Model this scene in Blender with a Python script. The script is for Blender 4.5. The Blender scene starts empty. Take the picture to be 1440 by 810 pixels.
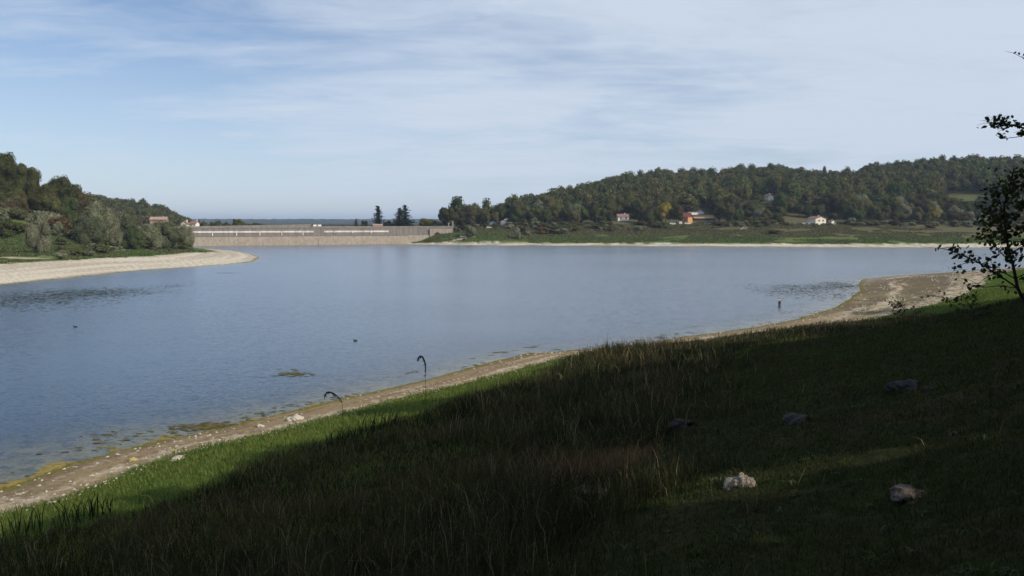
import bpy, bmesh, math, random
import numpy as np
from mathutils import Vector, Matrix
random.seed(7); RNG = np.random.default_rng(11)
SC = bpy.context.scene
COL = SC.collection
R = math.radians

# ------------------------------------------------------------------ camera
FPX, PITCH, CH = 1150.0, math.atan(91/1150.0), 13.0
cd = bpy.data.cameras.new('camera'); cam = bpy.data.objects.new('camera', cd); COL.objects.link(cam)
cd.sensor_width = 36; cd.lens = 36*FPX/1440; cd.clip_start = 0.1; cd.clip_end = 60000
cam.location = (0, 0, CH); cam.rotation_euler = (math.pi/2 - PITCH, 0, 0)
SC.camera = cam

# ------------------------------------------------------------------ sun, sky, exposure
SUN_EL = R(33); SUN_AZ = math.atan2(0.85, -0.53)            # compass angle from +Y towards +X
SUNV = Vector((math.sin(SUN_AZ)*math.cos(SUN_EL), math.cos(SUN_AZ)*math.cos(SUN_EL), math.sin(SUN_EL)))
sd_ = bpy.data.lights.new('sun', 'SUN'); sd_.energy = 3.5; sd_.angle = R(0.53); sd_.color = (1.0, .91, .77)
sun = bpy.data.objects.new('sun', sd_); COL.objects.link(sun)
sun.rotation_euler = SUNV.to_track_quat('Z', 'Y').to_euler(); sun.location = (60, -40, 60)
SC.view_settings.view_transform = 'Standard'; SC.view_settings.look = 'None'
SC.view_settings.exposure = 0.0; SC.view_settings.gamma = 1
SKY_K = 0.095
w = bpy.data.worlds.new('World'); SC.world = w; w.use_nodes = True
nt = w.node_tree; N = nt.nodes; L = nt.links; N.clear()
out = N.new('ShaderNodeOutputWorld'); bg = N.new('ShaderNodeBackground'); bg.inputs[1].default_value = SKY_K
sky = N.new('ShaderNodeTexSky'); sky.sky_type = 'NISHITA'; sky.sun_disc = False
sky.sun_elevation = SUN_EL; sky.sun_rotation = SUN_AZ; sky.altitude = 300
sky.air_density = 1.0; sky.dust_density = .2; sky.ozone_density = 3.0
tc = N.new('ShaderNodeTexCoord'); sep = N.new('ShaderNodeSeparateXYZ'); L.new(tc.outputs['Generated'], sep.inputs[0])
def wm(op, a, b=None, c=None, clamp=False):
    n = N.new('ShaderNodeMath'); n.operation = op; n.use_clamp = clamp
    for i, v in enumerate((a, b, c)):
        if v is None: continue
        if isinstance(v, (int, float)): n.inputs[i].default_value = v
        else: L.new(v, n.inputs[i])
    return n.outputs[0]
zz = wm('ADD', wm('MAXIMUM', sep.outputs[2], 0.0), 0.10)
cx = wm('DIVIDE', sep.outputs[0], zz); cy = wm('DIVIDE', sep.outputs[1], zz)
cmb = N.new('ShaderNodeCombineXYZ'); L.new(cx, cmb.inputs[0]); L.new(cy, cmb.inputs[1])
def wnoise(scale, rz, sc, detail, rough, dist=0, loc=(0,0,0)):
    mp = N.new('ShaderNodeMapping'); mp.inputs['Rotation'].default_value = (0, 0, rz); mp.inputs['Scale'].default_value = sc
    mp.inputs['Location'].default_value = loc
    L.new(cmb.outputs[0], mp.inputs[0]); n = N.new('ShaderNodeTexNoise'); n.inputs['Scale'].default_value = scale
    n.inputs['Detail'].default_value = detail; n.inputs['Roughness'].default_value = rough; n.inputs['Distortion'].default_value = dist
    L.new(mp.outputs[0], n.inputs['Vector']); return n.outputs['Fac']
def wramp(fac, a, b):
    n = N.new('ShaderNodeMapRange'); n.interpolation_type = 'SMOOTHSTEP'; n.inputs[1].default_value = a; n.inputs[2].default_value = b
    L.new(fac, n.inputs[0]); return n.outputs[0]
big = wramp(wnoise(0.42, R(20), (1, 1.3, 1), 4, .5, .4, (3.1, 1.7, 0)), .36, .60)
streak = wramp(wnoise(1.5, R(-32), (.7, 1.35, 1), 7, .62, .7, (.4, 2, 0)), .30, .72)
fine = wramp(wnoise(5.0, R(-38), (.55, 1.4, 1), 6, .6, .9), .32, .75)
right = wm('MINIMUM', wm('MULTIPLY_ADD', sep.outputs[0], 1.15, 0.34), .36)
cl = wm('ADD', wm('MULTIPLY', big, .44), wm('ADD', wm('MULTIPLY', streak, .40), wm('MULTIPLY', fine, .17)))
cl = wm('ADD', cl, right)
cl = wm('MULTIPLY', wramp(cl, -.22, 1.10), .93, clamp=True)
lowveil = wm('MULTIPLY', wm('POWER', wm('SUBTRACT', 1.0, wm('MULTIPLY', wm('MAXIMUM', sep.outputs[2], 0.0), 3.2, clamp=True)), 1.4), .74)
cl = wm('MAXIMUM', cl, lowveil)
mx = N.new('ShaderNodeMix'); mx.data_type = 'RGBA'; L.new(cl, mx.inputs[0])
tint = N.new('ShaderNodeMix'); tint.data_type = 'RGBA'; tint.blend_type = 'MULTIPLY'; tint.inputs[0].default_value = 1; tint.inputs[7].default_value = (.95, 1.0, 1.10, 1)
L.new(sky.outputs[0], tint.inputs[6]); L.new(tint.outputs[2], mx.inputs[6])
CLOUDC = (6.8, 7.7, 9.0, 1); mx.inputs[7].default_value = CLOUDC
L.new(mx.outputs[2], bg.inputs[0]); L.new(bg.outputs[0], out.inputs[0])
SC.cycles.max_bounces = 6; SC.cycles.transparent_max_bounces = 8; SC.cycles.volume_bounces = 0

# ------------------------------------------------------------------ pixel -> world helpers (1440x810 photo pixels)
def ray(px, py):
    u = (405-py)/FPX; dx = (px-720)/FPX
    dy = math.cos(PITCH)+u*math.sin(PITCH); dz = -math.sin(PITCH)+u*math.cos(PITCH)
    return dx/dy, dz/dy
def at(px, py, Y):
    a, e = ray(px, py); return Vector((a*Y, Y, CH+e*Y))
def wl(px, py, z=0.0):
    a, e = ray(px, py); Y = (z-CH)/e; return (a*Y, Y)

# ------------------------------------------------------------------ noise
def vnoise(x, y, seed=0):
    xi = np.floor(x).astype(np.int64); yi = np.floor(y).astype(np.int64); fx = x-xi; fy = y-yi
    fx = fx*fx*(3-2*fx); fy = fy*fy*(3-2*fy)
    def h(a, b):
        n = (a*374761393 + b*668265263 + seed*144665) & 0x7fffffff
        n = ((n ^ (n >> 13))*1274126177) & 0x7fffffff
        return ((n ^ (n >> 16)) & 0xffff)/65535.0
    return (h(xi, yi)*(1-fx)+h(xi+1, yi)*fx)*(1-fy)+(h(xi, yi+1)*(1-fx)+h(xi+1, yi+1)*fx)*fy
def fbm(x, y, o=4, seed=0, r=.5):
    x = np.asarray(x, float); y = np.asarray(y, float); s = 0; a = 1; t = 0
    for i in range(o):
        s = s+a*vnoise(x*2**i+i*17.3, y*2**i-i*9.1, seed+i); t += a; a *= r
    return s/t
def sst(x, a, b):
    t = np.clip((x-a)/(b-a), 0, 1); return t*t*(3-2*t)

# ------------------------------------------------------------------ lake outline
near_px = [(0,690),(67,664),(125,645),(213,622),(333,597),(420,576),(480,561),(560,543),(600,534),(650,520),(700,507),(740,498),(800,493),(850,490),(900,484),
           (960,474),(1010,468),(1050,462),(1090,455),(1120,449),(1150,440),(1175,432),(1195,420),(1210,408),(1207,400),(1213,393),(1250,389),(1290,386),(1340,383),(1440,376)]
far_px = [(1440,348),(1300,348),(1100,347.5),(900,346),(780,345.4),(700,345),(640,344.7),(600,344.4),(572,343.6)]
left_px = [(300,352),(330,353),(352,357),(365,362),(355,368),(320,372),(260,376),(200,380),(150,385),(100,390),(50,395),(0,401)]
DAM_A, DAM_B = np.array([-262., 436.]), np.array([-37., 530.])
dn = np.array([-(DAM_B-DAM_A)[1], (DAM_B-DAM_A)[0]]); dn = dn/np.linalg.norm(dn)      # points away from the water
dl = (DAM_B-DAM_A)/np.linalg.norm(DAM_B-DAM_A)
P = [(-260,-120),(-110,-32),(-55,6)]
P += [wl(*p) for p in near_px]
P += [(230,290),(420,400),(430,470)]
P += [wl(*p) for p in far_px]
p572 = np.array(wl(572, 343.6))
P += [tuple(p572+dn*12)]
P += [tuple(DAM_A+dn*12+dl*20), (-215,425), (-180,405)]
P += [wl(*p) for p in left_px]
P += [(-160,120),(-230,40),(-300,-60)]
POLY = np.array(P)
def sdist(x, y):
    x = np.asarray(x, float); y = np.asarray(y, float)
    best = np.full(x.shape, 1e18); inside = np.zeros(x.shape, bool); n = len(POLY)
    for i in range(n):
        ax, ay = POLY[i]; bx, by = POLY[(i+1) % n]; ex, ey = bx-ax, by-ay
        t = np.clip(((x-ax)*ex+(y-ay)*ey)/(ex*ex+ey*ey), 0, 1)
        best = np.minimum(best, (x-ax-t*ex)**2+(y-ay-t*ey)**2)
        if ay != by:
            c = ((ay > y) != (by > y)) & (x < ex*(y-ay)/ey+ax); inside ^= c
    d = np.sqrt(best); return np.where(inside, -d, d)

# ------------------------------------------------------------------ terrain height
def px_of(x, y): return 720+FPX*np.clip(x/np.maximum(y, 1.0), -3, 3)*0.9985
SKY_PX = [560,600,625,640,680,700,740,800,860,920,1000,1085,1140,1200,1300,1440,1700]
SKY_Y  = [312,306,296,293,292,287,277,264,248,240,239,233,242,236,224,222,222]
SKY_R  = [620,620,620,620,650,670,710,760,820,860,880,890,880,880,900,900,900]
LH_PX = [-700,-200,0,40,90,130,150,185,215,245,256,300,366,420]
CONC = 1.3
def height(x, y, full=False):
    x = np.asarray(x, float); y = np.asarray(y, float)
    s = sdist(x, y)
    dline = .74*x-.67*y+49.6
    nearm = sst(dline, -25, -8)*(1-sst(y-.9*x, 150, 185))
    px = px_of(x, y)
    nz = fbm(x*.06, y*.06, 4, 3)-.5
    nz2 = fbm(x*.6, y*.6, 4, 5)-.5
    # under water
    sh_ = 1-sst(y, 44, 62)
    bed = -np.minimum(7.0, (.035-.018*sh_)*np.abs(s)+(.0020-.0010*sh_)*np.abs(s)**2) + (.05+.06*sh_)*nz2
    # shore profile
    wn = np.interp(y, [0, 60, 90, 110, 140], [14, 14, 15, 20, 24])
    wb = wn*.36
    zn = np.where(s < wb, s/wb*.5, np.where(s < wn, .5+(s-wb)/(wn-wb)*1.5, 2+(s-wn)/(50-wn)*9.4))
    zn = np.where(s > 50, 11.4+1.6*(1-np.exp(-(s-50)/14.)), zn)
    zn = zn - CONC*np.sin(np.pi*np.clip((s-wn)/(50-wn), 0, 1))
    zn = zn + np.clip(s-14, 0, 12)/12*(nz*1.0+nz2*.22)*sst(np.hypot(x, y), 2, 9) + nz2*.10*sst(s, 0, 1.5)
    zf = np.interp(s, [0, 8, 25, 60], [0, .9, 2.4, 3.6]) + nz2*.25*sst(s, 1, 6)
    land = zf*(1-nearm)+zn*nearm
    # far right hill, bank and terrace with houses
    Yr = np.interp(px, SKY_PX, SKY_R); top = CH+(314-np.interp(px, SKY_PX, SKY_Y))/FPX*Yr
    zr = np.maximum(top-15.5, 9)
    sf = s
    up = np.interp(sf, [10, 38, 75, 95], [0, 1.5, 7.0, 8.5])
    ph = np.clip((y-575)/np.maximum(Yr-575, 5), 0, 1)
    hill = up+np.maximum(zr-12.0, 0)*(ph**.85) - np.clip((y-Yr-10), 0, 600)*.10
    mR = sst(px, 520, 600)*sst(y, 400, 470)*(1-nearm)
    hill = np.maximum(hill, -2)+nz*3*sst(y, 600, 700)
    land = land+hill*mR + 2.6*sst(px, 572, 612)*(1-sst(px, 690, 760))*sst(s, 6, 22)*sst(y, 440, 470)*(1-nearm)*(1-sst(y, 530, 560))
    # left wooded hill behind the spit
    xl, yl = x, y
    dh = np.clip((-(x)+.0*y-112), 0, 400)      # distance into the left land
    q = sst(y, 262, 335)*(1-sst(y, 480, 600))*sst(-px, -175, -20)
    land = land+q*(14+6*sst(-px, -60, 250)+nz*4)*(1-nearm)
    q2 = np.exp(-((y-800)/120.)**2)*np.interp(px, [-400, 100, 150, 200, 235, 256, 275, 330], [26, 26, 24, 20, 13, 5, 0, 0])
    land = land+q2*(1-nearm)
    # plain behind the dam, and far wooded ridge
    q3 = sst(y, 2500, 5200)*(1-.25*nearm)
    land = land*(1-sst(y, 1300, 1800)*(1-0)) + sst(y, 1300, 1800)*6
    land = land+q3*(24+9*(fbm(x*.0007, y*.0002, 3, 9)-.5)*2)*np.interp(px, [-500, 150, 720, 1500], [1.0, 1.0, .9, 1.0])
    z = np.where(s > 0, land, bed)
    if full: return z, s, nearm, px, nz, nz2
    return z
def hz(x, y): return float(height(np.array([x]), np.array([y]))[0])
def ground_hit(px, py, t0=1.5, t1=900):
    a, e = ray(px, py); t = np.geomspace(t0, t1, 1600)
    h = height(a*t, t); r = CH+e*t
    i = np.argmax(r < h); 
    T = t[i] if i > 0 else t1
    return Vector((a*T, T, float(height(np.array([a*T]), np.array([T]))[0])))

# ------------------------------------------------------------------ builders
def tag(o, label=None, cat=None, group=None, kind=None):
    if label: o['label'] = label
    if cat: o['category'] = cat
    if group: o['group'] = group
    if kind: o['kind'] = kind
    return o
def mesh_np(name, V, quads=None, tris=None, col=None, smooth=False, attrs=None, mat_idx=None):
    me = bpy.data.meshes.new(name); V = np.asarray(V, np.float32)
    q = np.zeros((0, 4), np.int32) if quads is None else np.asarray(quads, np.int32)
    t = np.zeros((0, 3), np.int32) if tris is None else np.asarray(tris, np.int32)
    me.vertices.add(len(V)); me.vertices.foreach_set('co', V.ravel())
    nl = q.size+t.size; me.loops.add(nl); me.loops.foreach_set('vertex_index', np.concatenate([q.ravel(), t.ravel()]))
    me.polygons.add(len(q)+len(t))
    ls = np.concatenate([np.arange(len(q))*4, q.size+np.arange(len(t))*3]).astype(np.int32)
    me.polygons.foreach_set('loop_start', ls)
    if mat_idx is not None: me.polygons.foreach_set('material_index', np.asarray(mat_idx, np.int32))
    if smooth: me.polygons.foreach_set('use_smooth', np.ones(len(q)+len(t), bool))
    me.update(calc_edges=True)
    if col is not None:
        a = me.color_attributes.new('Col', 'FLOAT_COLOR', 'POINT')
        c = np.ones((len(V), 4), np.float32); c[:, :3] = col; a.data.foreach_set('color', c.ravel())
    if attrs:
        for k, v in attrs.items():
            a = me.attributes.new(k, 'FLOAT', 'POINT'); a.data.foreach_set('value', np.asarray(v, np.float32))
    return me
def obj(name, me, mats=None, parent=None, loc=None):
    o = bpy.data.objects.new(name, me); COL.objects.link(o)
    if mats is not None and len(me.materials) == 0:
        for m in (mats if isinstance(mats, (list, tuple)) else [mats]): me.materials.append(m)
    if parent: o.parent = parent
    if loc is not None: o.location = loc
    return o
def empty(name, loc, rz=0):
    o = bpy.data.objects.new(name, None); COL.objects.link(o); o.location = loc; o.rotation_euler = (0, 0, rz); o.empty_display_size = .5
    return o
def copy_tree(o, parent=None):
    c = o.copy(); COL.objects.link(c); c.parent = parent
    for ch in list(o.children): copy_tree(ch, c)
    return c
class MB:
    """collects simple shapes into one mesh"""
    def __init__(s): s.v = []; s.f = []
    def add(s, v, f):
        b = len(s.v); s.v += [tuple(p) for p in v]; s.f += [tuple(i+b for i in q) for q in f]; return s
    def box(s, x0, x1, y0, y1, z0, z1):
        return s.add([(x0,y0,z0),(x1,y0,z0),(x1,y1,z0),(x0,y1,z0),(x0,y0,z1),(x1,y0,z1),(x1,y1,z1),(x0,y1,z1)],
                     [(0,3,2,1),(4,5,6,7),(0,1,5,4),(1,2,6,5),(2,3,7,6),(3,0,4,7)])
    def prism(s, prof, x0, x1):      # profile in (y,z), extruded along x
        n = len(prof)
        return s.add([(x0, y, z) for y, z in prof]+[(x1, y, z) for y, z in prof],
                     [tuple(range(n))[::-1], tuple(range(n, 2*n))]+[(i, (i+1) % n, n+(i+1) % n, n+i) for i in range(n)])
    def tube(s, pts, rad, n=8, cap=True):
        pts = [Vector(p) for p in pts]; b = len(s.v); m = len(pts)
        for i, p in enumerate(pts):
            d = (pts[min(i+1, m-1)]-pts[max(i-1, 0)]).normalized()
            u = d.cross(Vector((0, 0, 1)) if abs(d.z) < .9 else Vector((1, 0, 0))).normalized(); v = d.cross(u)
            r = rad[i] if isinstance(rad, (list, tuple)) else rad
            for k in range(n):
                a = 2*math.pi*k/n; q = p+(u*math.cos(a)+v*math.sin(a))*r; s.v.append(tuple(q))
        for i in range(m-1):
            for k in range(n):
                s.f.append((b+i*n+k, b+i*n+(k+1) % n, b+(i+1)*n+(k+1) % n, b+(i+1)*n+k))
        if cap: s.f.append(tuple(b+k for k in range(n))[::-1]); s.f.append(tuple(b+(m-1)*n+k for k in range(n)))
        return s
    def build(s, name, mat, parent=None, smooth=False, bevel=0):
        me = bpy.data.meshes.new(name); me.from_pydata(s.v, [], s.f)
        bm = bmesh.new(); bm.from_mesh(me); bmesh.ops.recalc_face_normals(bm, faces=bm.faces)
        if bevel: bmesh.ops.bevel(bm, geom=bm.edges[:], offset=bevel, segments=1, affect='EDGES')
        bm.to_mesh(me); bm.free()
        if smooth:
            for p in me.polygons: p.use_smooth = True
        me.materials.append(mat); o = bpy.data.objects.new(name, me); COL.objects.link(o)
        if parent: o.parent = parent
        return o

# ------------------------------------------------------------------ materials
def nodes(name):
    m = bpy.data.materials.new(name); m.use_nodes = True; t = m.node_tree; t.nodes.clear()
    o = t.nodes.new('ShaderNodeOutputMaterial'); return m, t, o
def nadd(t, typ, **kw):
    n = t.nodes.new(typ)
    for k, v in kw.items():
        if k in n.inputs.keys() if hasattr(n.inputs, 'keys') else False: n.inputs[k].default_value = v
        else: setattr(n, k, v)
    return n
def plain(name, c, rough=.8, var=.18, scale=2.0, metal=0, spec=.3, bump=0, obvar=0):
    m, t, o = nodes(name); b = t.nodes.new('ShaderNodeBsdfPrincipled'); t.links.new(b.outputs[0], o.inputs[0])
    b.inputs['Roughness'].default_value = rough; b.inputs['Metallic'].default_value = metal; b.inputs['Specular IOR Level'].default_value = spec
    g = t.nodes.new('ShaderNodeTexCoord'); n = t.nodes.new('ShaderNodeTexNoise'); n.inputs['Scale'].default_value = scale; n.inputs['Detail'].default_value = 6
    t.links.new(g.outputs['Object'], n.inputs['Vector'])
    r = t.nodes.new('ShaderNodeMapRange'); r.inputs[1].default_value = .3; r.inputs[2].default_value = .7; r.inputs[3].default_value = 1-var; r.inputs[4].default_value = 1+var
    t.links.new(n.outputs['Fac'], r.inputs[0])
    h = t.nodes.new('ShaderNodeHueSaturation'); h.inputs['Color'].default_value = (*c, 1); t.links.new(r.outputs[0], h.inputs['Value'])
    t.links.new(h.outputs[0], b.inputs['Base Color'])
    if bump:
        bp = t.nodes.new('ShaderNodeBump'); bp.inputs['Strength'].default_value = bump; bp.inputs['Distance'].default_value = .1
        t.links.new(n.outputs['Fac'], bp.inputs['Height']); t.links.new(bp.outputs[0], b.inputs['Normal'])
    return m
def leafmat(name, cols, trans=.22, nscale=.35):
    """foliage: colour from a ramp over object random + per-vertex tint + soft noise"""
    m, t, o = nodes(name); L_ = t.links
    oi = t.nodes.new('ShaderNodeObjectInfo'); at_ = t.nodes.new('ShaderNodeAttribute'); at_.attribute_name = 'tint'
    a = t.nodes.new('ShaderNodeMath'); a.operation = 'ADD'; L_.new(oi.outputs['Random'], a.inputs[0]); L_.new(at_.outputs['Fac'], a.inputs[1])
    f = t.nodes.new('ShaderNodeMath'); f.operation = 'FRACT'; L_.new(a.outputs[0], f.inputs[0])
    g = t.nodes.new('ShaderNodeNewGeometry'); n = t.nodes.new('ShaderNodeTexNoise'); n.inputs['Scale'].default_value = nscale; n.inputs['Detail'].default_value = 3
    L_.new(g.outputs['Position'], n.inputs['Vector'])
    r = t.nodes.new('ShaderNodeValToRGB'); r.color_ramp.interpolation = 'LINEAR'; e = r.color_ramp.elements
    for i, c in enumerate(cols):
        el = e[i] if i < 2 else e.new(i/(len(cols)-1)); el.position = i/(len(cols)-1); el.color = (*c, 1)
    L_.new(f.outputs[0], r.inputs[0])
    mr = t.nodes.new('ShaderNodeMapRange'); mr.inputs[1].default_value = .3; mr.inputs[2].default_value = .7; mr.inputs[3].default_value = .76; mr.inputs[4].default_value = 1.48
    L_.new(n.outputs['Fac'], mr.inputs[0])
    va = t.nodes.new('ShaderNodeAttribute'); va.attribute_name = 'leafv'
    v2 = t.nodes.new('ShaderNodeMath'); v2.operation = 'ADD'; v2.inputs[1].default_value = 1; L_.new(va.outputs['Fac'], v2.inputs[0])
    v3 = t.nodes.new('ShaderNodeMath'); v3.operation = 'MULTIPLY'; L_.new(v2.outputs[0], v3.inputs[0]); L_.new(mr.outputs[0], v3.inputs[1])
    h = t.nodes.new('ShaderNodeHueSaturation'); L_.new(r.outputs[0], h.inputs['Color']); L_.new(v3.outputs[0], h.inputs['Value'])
    d = t.nodes.new('ShaderNodeBsdfDiffuse'); tr = t.nodes.new('ShaderNodeBsdfTranslucent'); x = t.nodes.new('ShaderNodeMixShader'); x.inputs[0].default_value = trans
    L_.new(h.outputs[0], d.inputs[0]); L_.new(h.outputs[0], tr.inputs[0]); L_.new(d.outputs[0], x.inputs[1]); L_.new(tr.outputs[0], x.inputs[2]); L_.new(x.outputs[0], o.inputs[0])
    return m
def colmat(name, trans=.25, mul=1.0, fine=0, finescale=8, bump=0):
    m, t, o = nodes(name); L_ = t.links
    a = t.nodes.new('ShaderNodeAttribute'); a.attribute_name = 'Col'; src = a.outputs['Color']
    d = t.nodes.new('ShaderNodeBsdfDiffuse')
    if fine:
        g = t.nodes.new('ShaderNodeNewGeometry'); n = t.nodes.new('ShaderNodeTexNoise'); n.inputs['Scale'].default_value = finescale; n.inputs['Detail'].default_value = 8; n.inputs['Roughness'].default_value = .65
        L_.new(g.outputs['Position'], n.inputs['Vector'])
        mr = t.nodes.new('ShaderNodeMapRange'); mr.inputs[1].default_value = .3; mr.inputs[2].default_value = .7; mr.inputs[3].default_value = 1-fine; mr.inputs[4].default_value = 1+fine
        L_.new(n.outputs['Fac'], mr.inputs[0]); h = t.nodes.new('ShaderNodeHueSaturation'); L_.new(src, h.inputs['Color']); L_.new(mr.outputs[0], h.inputs['Value']); src = h.outputs[0]
        if bump:
            bp = t.nodes.new('ShaderNodeBump'); bp.inputs['Strength'].default_value = bump; bp.inputs['Distance'].default_value = .06
            L_.new(n.outputs['Fac'], bp.inputs['Height']); L_.new(bp.outputs[0], d.inputs['Normal'])
    L_.new(src, d.inputs[0])
    if trans:
        tr = t.nodes.new('ShaderNodeBsdfTranslucent'); x = t.nodes.new('ShaderNodeMixShader'); x.inputs[0].default_value = trans
        L_.new(src, tr.inputs[0]); L_.new(d.outputs[0], x.inputs[1]); L_.new(tr.outputs[0], x.inputs[2]); L_.new(x.outputs[0], o.inputs[0])
    else: L_.new(d.outputs[0], o.inputs[0])
    return m
M = {}
M['wood_leaf'] = leafmat('broadleaf foliage', [(.066,.082,.028),(.105,.112,.040),(.070,.092,.034),(.120,.112,.040),(.052,.068,.030),(.130,.112,.048),(.078,.100,.032),(.108,.092,.044),(.066,.082,.028)])
M['willow_leaf'] = leafmat('willow foliage', [(.185,.190,.115),(.165,.175,.100),(.21,.205,.135),(.185,.190,.115)])
M['willow_dark'] = leafmat('dark willow foliage', [(.105,.120,.065),(.092,.110,.055),(.125,.130,.075),(.105,.120,.065)])
M['oak_leaf'] = leafmat('dark oak foliage', [(.062,.072,.024),(.082,.088,.030),(.100,.090,.036),(.062,.072,.024)])
M['yellow_leaf'] = leafmat('yellowing foliage', [(.27,.21,.04),(.22,.19,.045),(.27,.21,.04)])
M['rust_leaf'] = leafmat('rusty foliage', [(.13,.075,.035),(.11,.075,.035),(.13,.075,.035)])
M['brown_leaf'] = leafmat('brownish foliage', [(.085,.068,.036),(.09,.075,.035),(.085,.068,.036)])
M['conifer_leaf'] = leafmat('conifer foliage', [(.035,.052,.030),(.045,.058,.034),(.035,.052,.030)])
M['bush_leaf'] = leafmat('bush foliage', [(.085,.105,.040),(.110,.110,.050),(.080,.110,.045),(.125,.105,.058),(.085,.105,.040)])
M['sap_leaf'] = leafmat('sapling foliage', [(.05,.065,.02),(.055,.06,.02),(.05,.065,.02)], trans=.15, nscale=3)
M['bark'] = plain('bark', (.10,.085,.065), .95, .35, 3)
M['darkbark'] = plain('dark bark', (.035,.03,.025), .95, .3, 8)
M['grass'] = colmat('grass blades', .3)
M['weed'] = colmat('water weed', 0)
M['stone'] = plain('field limestone', (.12,.10,.082), .95, .5, 6, bump=.8)
M['palestone'] = plain('bleached shore stone', (.52,.46,.36), .95, .25, 5, bump=.4)
M['warmstone'] = plain('warm weathered stone', (.30,.25,.20), .95, .5, 7, bump=.9)
M['ochrestone'] = plain('algae stained stone', (.45,.38,.16), .95, .25, 5, bump=.4)
M['darkstone'] = plain('grey foreground stone', (.042,.040,.036), .95, .5, 5, bump=.8)

# ------------------------------------------------------------------ ground sheet
def polar_grid():
    fine = np.arange(-35, 35.01, .115); a = np.concatenate([np.arange(-180, -60, 6.), np.arange(-60, -35, 1.2), fine, np.arange(36, 60, 1.2), np.arange(60, 180.1, 6.)])
    r = [0.4]
    while r[-1] < 14000:
        q = r[-1]; k = .045 if q < 3 else .014 if q < 30 else .0085 if q < 330 else .010 if q < 620 else .022 if q < 1400 else .06
        r.append(q*(1+k))
    return np.radians(a), np.array(r)
ang, rad = polar_grid()
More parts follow.
